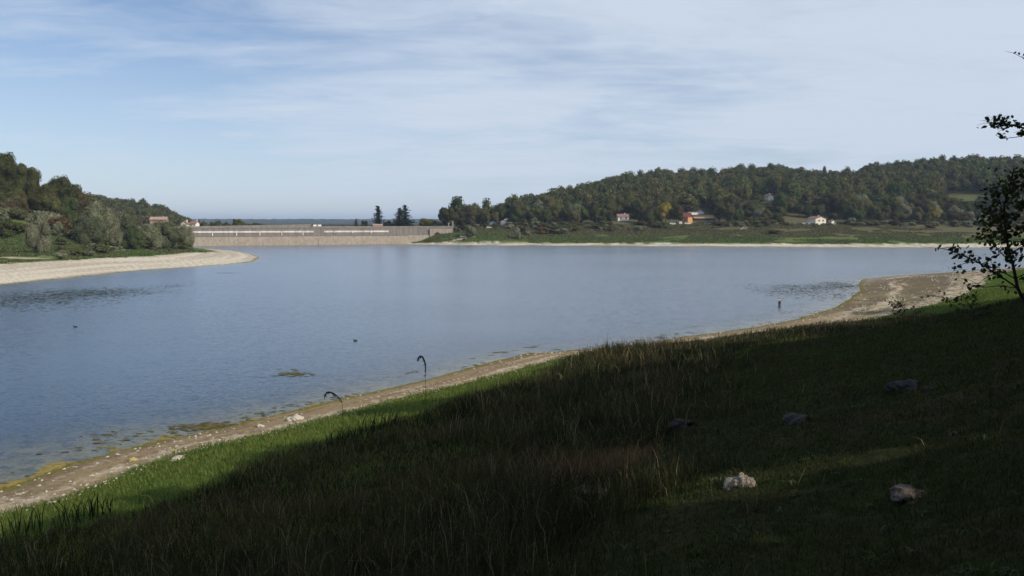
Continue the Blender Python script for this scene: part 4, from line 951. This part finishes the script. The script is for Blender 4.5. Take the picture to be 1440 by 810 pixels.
# tall rank grass on the shaded slope
X, Y, r, rg = scatter(430000, 2.6, 100, power=1.0, seed=3); z, s, nm, px, _, _ = height(X, Y, True)
tallm = fbm(X*.22, Y*.22, 3, 88); turf = (X/np.maximum(Y, .1) > .085+.04*np.sin(Y*.7)+.10*sst(r, 14, 22)+.22*(fbm(X*.45, Y*.45, 3, 92)-.5)+.05*rg.normal(size=len(X)))*(r < 44+34*sst(X/np.maximum(Y, .1), .22, .36))*(r > 4.6)
ok = (nm > .5) & (s > 13.5-5.5*sst(Y, 56, 74)*(1-sst(Y, 105, 125))+3*(tallm-.5)) & ((turf == 0) | (rg.random(len(X)) < .04))
tuft = fbm(X*1.5, Y*1.5, 2, 90); ok &= rg.random(len(X)) < (.25+.9*tallm+.7*sst(tuft, .42, .62))
X, Y, z, r, tuft = X[ok], Y[ok], z[ok], r[ok], tuft[ok]; n = len(X)
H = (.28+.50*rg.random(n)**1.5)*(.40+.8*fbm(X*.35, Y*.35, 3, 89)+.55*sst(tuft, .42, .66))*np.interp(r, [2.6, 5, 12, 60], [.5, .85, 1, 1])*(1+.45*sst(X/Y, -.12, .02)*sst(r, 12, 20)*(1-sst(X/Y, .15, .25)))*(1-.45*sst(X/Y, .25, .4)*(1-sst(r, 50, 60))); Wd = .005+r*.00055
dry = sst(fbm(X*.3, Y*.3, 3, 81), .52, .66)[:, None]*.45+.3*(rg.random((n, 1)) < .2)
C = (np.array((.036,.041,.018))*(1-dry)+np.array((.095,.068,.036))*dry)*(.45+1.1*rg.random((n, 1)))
straw = rg.random(n) < .05; C *= (.6+.7*sst(tuft, .35, .65))[:, None]; C[straw] = np.array((.26, .20, .11))*(.5+.7*rg.random((straw.sum(), 1))); H[straw] *= 1.35  # gaps between tufts get their shade painted into the blade colour
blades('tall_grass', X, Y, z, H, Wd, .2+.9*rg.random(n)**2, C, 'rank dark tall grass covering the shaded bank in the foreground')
# dry rusty tussocks round (800..880, 640)
g0 = ground_hit(835, 660, 3, 60); n = 9000; rg = np.random.default_rng(9)
X = g0.x+rg.normal(size=n)*1.0-.3; Y = g0.y+rg.normal(size=n)*.9+.4; z = height(X, Y); C = np.array((.24,.160,.082))*(.5+.9*rg.random((n, 1)))
blades('dry_grass', X, Y, z, .2+.45*rg.random(n), np.full(n, .009), .3+1.0*rg.random(n), C, 'rusty dry grass tussocks beside the sunlit patch of turf')
# turf
X, Y, r, rg = scatter(250000, 3.0, 66, a0=1.5, a1=36, power=.75, seed=4); z, s, nm, px, _, _ = height(X, Y, True); n = len(X)
H = (.04+.10*rg.random(n))*(.6+.9*fbm(X*.9, Y*.9, 3, 99))*np.interp(r, [10, 40, 60], [1, 1.5, 2]); hue = fbm(X*.8, Y*.8, 3, 98)[:, None]
C = (np.array((.050,.080,.020))*hue+np.array((.058,.052,.026))*(1-hue))*(.6+.8*rg.random((n, 1)))
blades('turf', X, Y, z, H, .004+r*.0007, .3+.8*rg.random(n), C, 'short green turf on the level ground in the right foreground')
# broad-leaved weeds in the turf
rg = np.random.default_rng(31); XX = []; YY = []; TT_ = []
for i in range(420):
    r_ = 3.2+26*rg.random()**1.4; a = math.radians(rg.uniform(-30, 36)); x0_, y0_ = r_*math.sin(a), r_*math.cos(a); k_ = rg.integers(8, 26); w_ = .05+.10*rg.random()
    XX += list(x0_+rg.normal(size=k_)*w_); YY += list(y0_+rg.normal(size=k_)*w_); TT_ += [rg.random()]*k_
X = np.array(XX); Y = np.array(YY); TT_ = np.array(TT_)[:, None]; n = len(X); r = np.hypot(X, Y)
C = (np.array((.10,.13,.075))*TT_+np.array((.07,.10,.03))*(1-TT_))*(.6+.8*rg.random((n, 1)))
blades('broadleaf_weeds', X, Y, height(X, Y), .07+.13*rg.random(n), .022+.022*rg.random(n), .5+.8*rg.random(n), C, 'low broad leaved weeds scattered through the shaded turf')
# long reed grass blades standing up against the lit strip
pos = [(340,668),(430,650),(480,600),(500,590),(520,585),(545,575),(640,560),(655,556),(700,545),(715,540),(735,533),(800,520),(815,512),(830,508),(845,506),(600,575),(665,552),(60,720),(110,710),(140,700),(20,725),(870,500),(950,492)]
XX = []; YY = []; rg = np.random.default_rng(12)
for p_, q_ in pos:
    g = ground_hit(p_, q_+28, 4, 60)
    for k in range(rg.integers(9, 22)): XX.append(g.x+rg.normal()*.35); YY.append(g.y+rg.normal()*.35)
X = np.array(XX); Y = np.array(YY); z = height(X, Y); n = len(X); r = np.hypot(X, Y); C = np.array((.020,.030,.012))*(.7+.5*rg.random((n, 1)))
blades('sedge', X, Y, z, .75+.75*rg.random(n), .018+r*.0008, .15+.45*rg.random(n), C, 'dark upright sedge blades standing against the bright grass strip')
# scrub on the far banks and spit
X1, Y1_, r, rg = scatter(170000, 190, 345, -36, -15, power=1.5, seed=6); X2, Y2_, r2, rg2 = scatter(150000, 470, 570, -10, 36, power=1.0, seed=8)
X = np.r_[X1, X2]; Y = np.r_[Y1_, Y2_]; r = np.hypot(X, Y); z, s, nm, px, _, _ = height(X, Y, True); rn = np.random.default_rng(5)
bw = np.where(Y < 400, np.interp(Y, [170, 230, 290, 330], [30, 27, 26, 14]), np.interp(px, [560, 620, 1440], [4, 9, 15]))+2
ok = (nm < .5) & (s+(fbm(X*.15, Y*.15, 3, 44)-.5)*12 > bw) & (fbm(X*.05, Y*.09, 3, 46) > .36)
X, Y, z, r, s = X[ok], Y[ok], z[ok], r[ok], s[ok]; n = len(X); print('scrub', n)
lush = (fbm(X*.06, Y*.1, 3, 45)*(1-.9*sst(s, 36, 50)*(Y > 400)))[:, None]
C = (np.array((.100,.175,.050))*lush+np.array((.150,.135,.068))*(1-lush))*(.6+.7*rn.random((n, 1)))
blades('bank_scrub', X, Y, z, (.25+.6*rn.random(n)), .12+r*.0009, .2+.6*rn.random(n), C, 'low rough green growth on the far banks above the pale beach')

# ------------------------------------------------------------------ rocks and stones
def rock_me(seed, mat, sub=4, flat=.6, jag=.5):
    v, f = ico(sub); k = 1+jag*(fbm(v[:, 0]*1.3+seed*3.1, v[:, 1]*1.3+v[:, 2]*1.7+seed, 5, seed, .62)-.5)*3.2
    v = v*k[:, None]; v[:, 2] *= flat; v = np.round(v*5)/5*.35+v*.65
    me = mesh_np('rock', v, None, f); me.materials.append(M[mat]); return me
ROCKS = []
def rock(px, py, wpx, mat, label, seed, flat=.6, t1=400, sink=.25, rot=None, tall=1, name='rock'):
    g = ground_hit(px, py, 2, t1); r = wpx/FPX*g.y/2*(.85 if g.y < 40 else 1); o = obj(name, rock_me(seed, mat, flat=flat)); o.scale = (r, r*.8, r*tall)
    o.location = (g.x, g.y, g.z+r*flat*tall*(.0 if sink == .25 else .35)); o.rotation_euler = (0, 0, rot if rot is not None else seed); tag(o, label, 'rock'); ROCKS.append((g.x, g.y, r)); return o
rock(1043,686,46,'warmstone','pale upright split rock in dappled light behind leaning grass stems',3,flat=.9,tall=1.0,sink=.25)
rock(1025,678,14,'darkstone','small dark knob of stone against the left of the pale upright rock',4,flat=.8)
rock(820,694,44,'stone','low flat rock half sunk in turf beside the rusty tussocks, left piece',5,flat=.35)
rock(848,697,30,'stone','low flat rock half sunk in turf beside the rusty tussocks, right piece',6,flat=.5)
rock(1276,698,70,'stone','rugged brown grey rock in the right foreground',7,flat=.4)
rock(1122,593,46,'darkstone','grey rock in deep shade up the slope',8,flat=.5)
rock(1268,548,48,'darkstone','large dark grey rock near the top of the shaded slope',9,flat=.6)
rock(1310,550,24,'darkstone','smaller dark grey rock right of the large one near the slope top',10,flat=.5)
rock(1345,612,20,'stone','brownish stone in the small sunny patch at the right',11,flat=.5)
rock(960,600,36,'darkstone','rounded dark stone in the shade left of the slope rocks',12,flat=.6)
rock(1177,668,22,'stone','flat stone in the turf above the rugged foreground rock',13,flat=.3)
rock(1118,700,14,'stone','small stone in the turf right of the pale upright rock',14,flat=.4)
rock(1190,684,13,'stone','small stone just left of the rugged foreground rock',15,flat=.4)
rock(925,664,8,'palestone','tiny pale stone at the back of the sunlit turf',16,flat=.6)
rock(938,750,20,'stone','small flat stone lying in the lower foreground turf',17,flat=.3)
rock(1205,602,18,'darkstone','small grey stone right of the shaded slope rock',18,flat=.4)
rock(1133,648,18,'stone','light stone in the dappled strip of turf',19,flat=.35)
rock(187,648,13,'ochrestone','yellowish boulder at the water edge on the algae strip',20,flat=.6)
rock(249,646,24,'palestone','white flat boulder at the grass edge of the near beach',21,flat=.4)
rock(244,634,9,'ochrestone','small ochre stone beside the weedy water edge',22,flat=.4)
rock(415,591,26,'palestone','white boulder heap at the grass edge further along the near beach',23,flat=.5)
rock(366,600,14,'palestone','pale stone on the near beach left of the white boulder heap',24,flat=.5)
rock(75,708,18,'palestone','pale stone pile at the lower left end of the beach',25,flat=.4)
rock(911,487,11,'palestone','pale boulder on the beach above the shaded bank in mid picture',26,flat=.7)
rock(1356,406,5,'palestone','small pale boulder on the mud flat near the sapling',27,flat=.8)
rock(307,335,5,'palestone','white boulder on the left spit',28,flat=.5) if 0 else None
# grass growing round the foreground rocks, with small fragments of stone in it
rg = np.random.default_rng(21); XX = []; YY = []
for (x, y, r_) in ROCKS:
    if y > 40: continue
    n_ = int(130*(.6+r_)); a = rg.random(n_)*6.28; q = r_*(.85+.35*rg.random(n_)); XX.append(x+np.cos(a)*q); YY.append(y+np.sin(a)*q*.8)
X = np.concatenate(XX); Y = np.concatenate(YY); n = len(X); C = (np.array((.07,.085,.03)))*(.4+1.0*rg.random((n, 1))); st_ = rg.random(n) < .15; C[st_] = (.2, .16, .09)
blades('rock_fringe_grass', X, Y, height(X, Y), .06+.20*rg.random(n)**2, .006+np.hypot(X, Y)*.0005, .3+.9*rg.random(n), C, 'longer grass blades ringing the rocks in the foreground')
# shore pebbles, mass
n = 15000; X, Y, r, rg = scatter(n*9, 36, 260, power=.7, seed=14); z, s, nm, px, _, _ = height(X, Y, True)
wb = np.interp(Y, [0, 60, 75, 90, 110, 140, 200], [4.8, 5.0, 6.5, 8.5, 11.5, 19, 30])
st = fbm(s*1.5+fbm(X*.35, Y*.35, 4, 31)*1.2, (X*.67+Y*.74)*.10, 4, 71)
ok = (s > .3) & (s < wb+1.2) & (nm > .5) & ((st > .52) | (s > wb*.7)) 
ok2 = (nm < .5) & (s > 2) & (s < 30) & (Y < 330) & (rg.random(len(X)) < .6)
X, Y, z, r = [q[ok | ok2][:n] for q in (X, Y, z, r)]; n = len(X); print('pebbles', n)
bv = np.array([(1,0,0),(.2,.9,0),(-.9,.3,0),(-.5,-.9,0),(.6,-.7,0),(0,0,.7)]); bf = np.array([(0,1,5),(1,2,5),(2,3,5),(3,4,5),(4,0,5)])
sz = (.018+.085*rg.random(n)**5)*(1+r*.006); a = rg.random(n)*6.28; rx1 = (.6+.6*rg.random((n, 6)))
PX = (bv[None, :, 0]*np.cos(a)[:, None]-bv[None, :, 1]*np.sin(a)[:, None])*rx1*sz[:, None]+X[:, None]; PY = (bv[None, :, 0]*np.sin(a)[:, None]+bv[None, :, 1]*np.cos(a)[:, None])*rx1*sz[:, None]+Y[:, None]
PZ = bv[None, :, 2]*sz[:, None]*rx1+z[:, None]-.01
me = mesh_np('pebbles', np.stack([PX, PY, PZ], -1).reshape(-1, 3), None, (np.arange(n)[:, None, None]*6+bf[None]).reshape(-1, 3)); tag(obj('pebbles', me, M['palestone']), 'pale pebbles and stones strewn over the beaches', 'pebbles', kind='stuff')

# ------------------------------------------------------------------ floating weed and painted reflection flecks
X, Y, r, rg = scatter(60000, 36, 300, power=.6, seed=15); z, s, nm, px, _, _ = height(X, Y, True); dl_ = .74*X-.67*Y+49.6
cl_ = fbm((X*.67+Y*.74)*.12, (X*.74-Y*.67)*.5, 4, 33)
ok = (s < -.2) & (s > -7) & (dl_ > -40) & (cl_+(s+2)*.035 > .54); X, Y = X[ok], Y[ok]
def patch(px, py, wpx, hpx, n, seed):
    g = wl(px, py); rg = np.random.default_rng(seed); y0 = g[1]; wx = wpx/FPX*y0/2; y1 = wl(px, py-hpx/2)[1]; hy = (y1-y0)
    k = rg.normal(size=(n, 2))*.5; return g[0]+k[:, 0]*wx, g[1]+k[:, 1]*hy
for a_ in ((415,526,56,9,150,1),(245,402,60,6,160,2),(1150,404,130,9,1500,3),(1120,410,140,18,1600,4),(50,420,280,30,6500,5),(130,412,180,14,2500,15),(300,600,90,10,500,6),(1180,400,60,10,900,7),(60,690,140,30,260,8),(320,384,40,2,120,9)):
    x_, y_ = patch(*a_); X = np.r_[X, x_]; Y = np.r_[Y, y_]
z, s, nm, px, _, _ = height(X, Y, True); ok = s < -.1; X, Y = X[ok], Y[ok]; n = len(X); rg = np.random.default_rng(4); r = np.hypot(X, Y); print('weed', n)
k = 6; th = np.linspace(0, 2*math.pi, k, endpoint=False); sz = (.04+.26*rg.random(n)**2)*(.4+np.minimum(r, 110)*.008)*np.where(r > 110, .75, 1)
PX = X[:, None]+np.cos(th)[None]*sz[:, None]*1.3*(.5+rg.random((n, k))); PY = Y[:, None]+np.sin(th)[None]*sz[:, None]*.5*(.5+rg.random((n, k)))
V6 = np.stack([PX, PY, np.full_like(PX, .006)+rg.random((n, 1))*.02], -1).reshape(-1, 3); i = np.arange(n)[:, None]*6
F = np.concatenate([i+np.array([[0, 1, 2]]), i+np.array([[0, 2, 3]]), i+np.array([[0, 3, 4]]), i+np.array([[0, 4, 5]])])
C = (np.array((.13,.115,.05))*(.5+.9*rg.random((n, 1)))); far = (Y > 120)[:, None]; C = np.where(far, np.array((.050,.056,.030))*(.7+.6*rg.random((n, 1))), C)  # dark tone: weed, and off the left beach the trees' reflection painted in
tag(obj('weed_reflection_flecks', mesh_np('weed', V6, None, F, col=np.repeat(C, 6, axis=0)), M['weed']), 'ochre and green water weed near the shores, dark flecks also standing for tree reflection', 'water weed', kind='stuff')

# ------------------------------------------------------------------ reeds with drooping heads
M['reedhead'] = plain('brown reed head', (.06,.045,.03), .95, .4, 30); M['reedstalk'] = plain('dry reed stalk', (.12,.11,.05), .9, .2, 10)
def reed(bpx, bpy, tpx, tpy, pts_px, label, Y):
    b = at(bpx, bpy, Y); e = empty('drooping_reed', (b.x, Y, hz(b.x, Y))); tag(e, label, 'reed'); g = e.location.copy()
    P_ = [at(x, y, Y)-g for x, y in pts_px]; base = Vector((0, 0, 0))
    MB().tube([base, base.lerp(P_[0], .5), P_[0]], [.005, .004, .003], 6).build('stalk', M['reedstalk'], e)
    n_ = len(P_); mb = MB().tube(P_, [.004]+[.009*math.sin(math.pi*(i+.6)/(n_+.4))+.003 for i in range(1, n_)], 8)
    rg = random.Random(int(bpx)); 
    for i in range(70):
        f = rg.random()*(n_-1); j = min(int(f), n_-2); p = P_[j].lerp(P_[j+1], f-j); d = Vector((rg.uniform(-1, 1), rg.uniform(-1, 1), rg.uniform(-1.2, .4)))*.022
        mb.add([p, p+d+Vector((.006, 0, 0)), p+d*1.5, p+d-Vector((.006, 0, 0))], [(0,1,2,3)])
    mb.build('seed_head', M['reedhead'], e)
reed(598, 620, 592, 501, [(598.5,528),(598.3,513),(596.6,507),(594,501.5),(591,500.8),(588.3,503),(588,507)], 'tall reed with a hooked dark seed head standing over the water edge', 12)
reed(492, 640, 457, 552, [(481,565),(473,556),(468,552.8),(463,551.3),(459,552),(457,555),(456.5,559)], 'low arching reed with a drooping dark seed head', 12)

# ------------------------------------------------------------------ sapling at the right edge
def leafy(name, strokes, label, Y, base_px, seed, nleaf, ls=.035, k_=1.0):
    """strokes: lists of photo points; all at about distance Y, with depth spread"""
    rg = np.random.default_rng(seed); g0 = at(base_px[0], base_px[1], Y); gz = hz(g0.x, Y); e = empty(name, (g0.x, Y, gz)); tag(e, label, 'sapling')
    org = Vector((g0.x, Y, gz)); LV = []; LQ = []
    for si, (pts, r0, r1, dz, dens) in enumerate(strokes):
        n_ = len(pts); P_ = []
        for i, (x, y) in enumerate(pts):
            P_.append(at(x, y, Y+dz*(i/(n_-1)))-org)
        if si == 0: P_[0] = Vector((0, 0, -.1))
        MB().tube(P_, [r0+(r1-r0)*i/(n_-1) for i in range(n_)], 7).build('trunk' if si == 0 else 'branch', M['darkbark'], e)
        L_ = sum((P_[i+1]-P_[i]).length for i in range(n_-1))
        tw = MB(); made = 0
        for k in range(int(dens*L_*5/k_)):
            f = (rg.random()**.7)*(n_-1); j = min(int(f), n_-2); p = P_[j].lerp(P_[j+1], f-j); d = Vector(rg.normal(size=3)); d.z = abs(d.z)*.5-.1; d.normalize(); l = (.08+.26*rg.random())*k_
            q = p+d*l; tw.tube([p, p+d*l*.5+Vector((0, 0, .02)), q], [.004*k_, .003*k_, .0015*k_], 4, False); made += 1
            for m_ in range(int(nleaf)):
                c = p.lerp(q, .25+.8*rg.random())+Vector(rg.normal(size=3))*.03*k_; nn = Vector(rg.normal(size=3)); nn.normalize(); u = nn.orthogonal().normalized(); v = nn.cross(u); s_ = ls*(.7+.6*rg.random()); b = len(LV)
                LV += [c-u*s_, c-u*s_*.35+v*s_*.62, c+u*s_*.4+v*s_*.55, c+u*s_*1.1, c+u*s_*.4-v*s_*.55, c-u*s_*.35-v*s_*.62]; LQ += [(b,b+1,b+2,b+3),(b,b+3,b+4,b+5)]
        if made: tw.build('twigs', M['darkbark'], e)['kind'] = 'stuff'
    me = mesh_np('leaves', np.array([tuple(v) for v in LV]), np.array(LQ)); o = obj('leaves', me, M['sap_leaf'], parent=e); o['kind'] = 'stuff'
    return e
leafy('sapling', [
    ([(1490,545),(1466,480),(1446,436),(1431,405),(1424,370),(1418,350),(1414,320),(1412,290),(1420,262),(1425,240)], .034, .010, .5, 1.6),
    ([(1431,405),(1412,392),(1390,378),(1370,366),(1352,358),(1335,352),(1322,349)], .014, .004, -.8, 2.4),
    ([(1428,392),(1405,380),(1385,372),(1368,368),(1350,372),(1340,382)], .010, .003, .6, 2.0),
    ([(1424,372),(1408,356),(1395,340),(1388,330)], .010, .003, -.5, 5),
    ([(1421,356),(1440,345),(1470,335)], .010, .004, .3, 2.2),
    ([(1428,392),(1450,380),(1480,372)], .010, .004, -.4, 2.0),
    ([(1418,345),(1405,320),(1396,300),(1390,285)], .010, .003, .6, 6.5),
    ([(1414,320),(1430,300),(1450,285)], .010, .003, -.6, 7.5),
    ([(1412,300),(1404,280),(1402,262)], .008, .003, .3, 6.5),
    ([(1414,290),(1432,270),(1446,250)], .008, .003, .5, 7.5),
    ([(1420,262),(1434,245),(1448,232)], .006, .003, -.3, 5),
    ([(1431,405),(1405,402),(1385,404),(1372,398)], .008, .003, .4, 1.6),
    ([(1416,335),(1440,325),(1462,318)], .008, .003, .4, 7),
    ([(1416,340),(1400,335),(1390,318),(1394,300)], .008, .003, -.4, 6),
    ], 'dark leafy sapling leaning in from the right picture edge', 13.0, (1490,545), 5, 4)
leafy('hanging_branch', [([(1600,400),(1560,260),(1500,205),(1455,185),(1425,176),(1405,176),(1388,172)], .03, .003, -.4, 1.9), ([(1455,185),(1435,192),(1412,195),(1400,190)], .008, .003, .3, 2.2), ([(1600,250),(1530,140),(1470,95),(1442,84),(1436,80)], .02, .003, .2, .9)],
      'leafy branch tip hanging into the sky at the right edge', 13.0, (1600,470), 6, 3)
gA = ground_hit(1372, 449, 10, 90); kA = gA.y/13
leafy('low_shrub', [([(1372,452),(1368,436),(1360,424),(1350,413)], .012*kA, .003*kA, .3, 3.5),
       ([(1370,445),(1352,436),(1338,428),(1326,417)], .008*kA, .002*kA, -.6, 4), ([(1372,445),(1384,436),(1394,428)], .008*kA, .002*kA, .6, 3),
       ([(1369,438),(1376,424),(1374,412)], .006*kA, .002*kA, .5, 3.5), ([(1371,447),(1388,444),(1402,441)], .006*kA, .002*kA, .5, 3)],
      'low leafy shrub on the bank crest just left of the leaning sapling', gA.y, (1372,452), 7, 3, .033*kA, kA)
gB = ground_hit(1272, 450, 10, 90); kB = gB.y/26
leafy('low_shrub', [([(1273,453),(1272,442),(1270,432),(1268,422)], .010*kB, .004*kB, .2, 4), ([(1272,450),(1262,442),(1254,436)], .007*kB, .003*kB, -.5, 4), ([(1272,450),(1283,442),(1290,436)], .007*kB, .003*kB, .5, 4), ([(1271,444),(1262,434),(1258,428)], .006*kB, .003*kB, .5, 4)],
      'small green shrub on the bank crest below the mud flat', gB.y, (1273,453), 8, 3, .045*kB, kB*1.5)

# ------------------------------------------------------------------ water birds
M['duck'] = plain('dark bird', (.03,.028,.025), .8, .2, 20)
for px, py, lb in ((500,479.5,'small dark duck swimming on open water above the tall hooked reed'),(106,460,'tiny dark water bird on the lake near the left picture edge')):
    x, y = wl(px, py); e = empty('duck', (x, y, 0), R(200)); tag(e, lb, 'duck')
    v, f = ICO3; b = v*np.array([.22, .11, .09]); b[:, 2] += .05+np.clip(-v[:, 0], 0, 1)**2*.05; obj('body', mesh_np('body', b, None, f, smooth=True), M['duck'], parent=e)
    MB().tube([(.15,0,.08),(.20,0,.17),(.22,0,.21)], [.045,.03,.03], 8).build('neck', M['duck'], e)
    hd = v*.045; hd += np.array([.235, 0, .225]); obj('head', mesh_np('head', hd, None, f, smooth=True), M['duck'], parent=e)
    MB().tube([(.27,0,.22),(.33,0,.21)], [.018,.006], 6).build('bill', M['ochrestone'], e)

# ------------------------------------------------------------------ angler wading
fx, fy = wl(1096, 430.3); fz = hz(fx, fy); print('angler depth', fz)
M['skin'] = plain('skin', (.45,.27,.19), .6, .05, 10); M['waders'] = plain('dark waders', (.03,.035,.03), .7, .1, 5); M['shirt'] = plain('light shirt', (.45,.40,.36), .9, .1, 8)
M['vest'] = plain('dark vest', (.045,.03,.03), .9, .15, 8); M['cap'] = plain('pale cap', (.5,.45,.38), .9, .1, 8)
pe = empty('person', (fx, fy, max(fz, -.85)), R(205)); tag(pe, 'person in dark waders and pale cap standing in the shallows fishing', 'person')
def skinned(name, J, E, mat, parent, sub=2):
    me = bpy.data.meshes.new(name); me.from_pydata([j[0] for j in J], E, []); o = bpy.data.objects.new(name, me); COL.objects.link(o)
    sm = o.modifiers.new('skin', 'SKIN'); sm.use_smooth_shade = True
    for i, j in enumerate(J):
        r = j[1]; me.skin_vertices[0].data[i].radius = (r, r) if not isinstance(r, tuple) else r
    me.skin_vertices[0].data[0].use_root = True
    o.modifiers.new('sub', 'SUBSURF').levels = sub; o.modifiers['sub'].render_levels = sub
    o.parent = parent; me.materials.append(mat); return o
J = [((0,0,.95),(.16,.12)),((0,0,1.15),(.15,.11)),((0,0,1.38),(.18,.12)),((0,0,1.50),(.07,.07)),((0,0.01,1.58),(.06,.065)),((0,0.02,1.66),(.085,.10)),((0,0.02,1.74),(.06,.075)),
     ((-.10,0,.88),.10),((-.13,.02,.50),.065),((-.14,-.02,.08),.05),((-.14,.14,.04),.04),((.10,0,.88),.10),((.15,.03,.50),.065),((.17,-.02,.08),.05),((.17,.14,.04),.04),
     ((-.20,0,1.40),.065),((-.28,.06,1.15),.045),((-.14,.30,1.12),.035),((-.11,.37,1.13),.030),((.20,0,1.40),.065),((.27,.08,1.14),.045),((.14,.33,1.18),.035),((.11,.40,1.20),.030)]
E = [(0,1),(1,2),(2,3),(3,4),(4,5),(5,6),(0,7),(7,8),(8,9),(9,10),(0,11),(11,12),(12,13),(13,14),(2,15),(15,16),(16,17),(17,18),(2,19),(19,20),(20,21),(21,22)]
for sx, h_ in ((-1, 18), (1, 22)):
    bx_, by_, bz_ = J[h_][0]
    for k in range(5):
        b = len(J); J.append(((bx_-sx*(.0)+(k-2)*.016, by_+.05, bz_+.01-(.02 if k == 0 else 0)), .009)); J.append(((bx_+(k-2)*.014, by_+.075, bz_-.02), .008)); E += [(h_, b), (b, b+1)]
body = skinned('body', J, E, M['skin'], pe)
# face
v, f = ICO1
for sx in (-.035, .035): obj('eye', mesh_np('eye', v*.011+np.array([sx, .115, 1.675]), None, f), M['waders'], parent=pe)
obj('nose', mesh_np('nose', v*np.array([.013,.02,.02])+np.array([0, .125, 1.65]), None, f), M['skin'], parent=pe)
obj('mouth', mesh_np('mouth', v*np.array([.025,.008,.006])+np.array([0, .112, 1.615]), None, f), M['redroof'], parent=pe)
for sx in (-.088, .088): obj('ear', mesh_np('ear', v*np.array([.012,.022,.032])+np.array([sx, .02, 1.665]), None, f), M['skin'], parent=pe)
vj = lambda i, k: (J[i][0], tuple(q+k for q in J[i][1]) if isinstance(J[i][1], tuple) else J[i][1]+k)
skinned('shirt', [vj(2,.018),vj(1,.02),vj(15,.018),((-.27,.05,1.18),.058),((-.19,.22,1.13),.048),vj(19,.018),((.26,.07,1.17),.058),((.19,.24,1.16),.048)], [(0,1),(0,2),(2,3),(3,4),(0,5),(5,6),(6,7)], M['shirt'], pe)
skinned('waders', [((0,0,.97),(.18,.14)),((0,0,1.22),(.185,.145)),vj(7,.02),vj(8,.02),vj(9,.022),vj(10,.02),vj(11,.02),vj(12,.02),vj(13,.022),vj(14,.02)], [(0,1),(0,2),(2,3),(3,4),(4,5),(0,6),(6,7),(7,8),(8,9)], M['waders'], pe)
skinned('vest', [((0,0,1.16),(.19,.15)),((0,0,1.40),(.205,.15))], [(0,1)], M['vest'], pe)
cv = ICO3[0].copy(); cv[:, 2] = np.maximum(cv[:, 2], 0); obj('cap', mesh_np('cap', cv*np.array([.105,.12,.085])+np.array([0,.02,1.70]), None, ICO3[1], smooth=True), M['cap'], parent=pe)
MB().add([(-.07,.10,1.705),(.07,.10,1.705),(.05,.21,1.69),(-.05,.21,1.69),(-.07,.10,1.715),(.07,.10,1.715),(.05,.21,1.70),(-.05,.21,1.70)], [(0,3,2,1),(4,5,6,7),(0,1,5,4),(1,2,6,5),(2,3,7,6),(3,0,4,7)]).build('cap_peak', M['cap'], pe)
rodo = empty('fishing_rod', pe.location, R(205)); tag(rodo, 'thin fishing rod held up by the wading person', 'fishing rod')
MB().tube([(.10,.30,1.08),(.11,.42,1.19)], .016, 8).build('handle', M['vest'], rodo); MB().tube([(.11,.42,1.19),(.14,1.2,1.9),(.2,1.9,2.3)], [.010,.006,.002], 6).build('rod', M['darkbark'], rodo)
MB().tube([(.07,.37,1.11),(.13,.37,1.11)], .035, 12).build('reel', M['waders'], rodo)

# ------------------------------------------------------------------ haze
m, t, mo = nodes('haze'); pv = t.nodes.new('ShaderNodeVolumePrincipled'); pv.inputs['Color'].default_value = (.62,.77,1,1); pv.inputs['Density'].default_value = 1.05e-4; pv.inputs['Anisotropy'].default_value = .0
t.links.new(pv.outputs[0], mo.inputs['Volume'])
MB().box(-15000, 15000, -15000, 15000, -9, 125).build('haze', m)['kind'] = 'stuff'
print('tris', sum(len(me.loops)-2*len(me.polygons) for me in bpy.data.meshes))
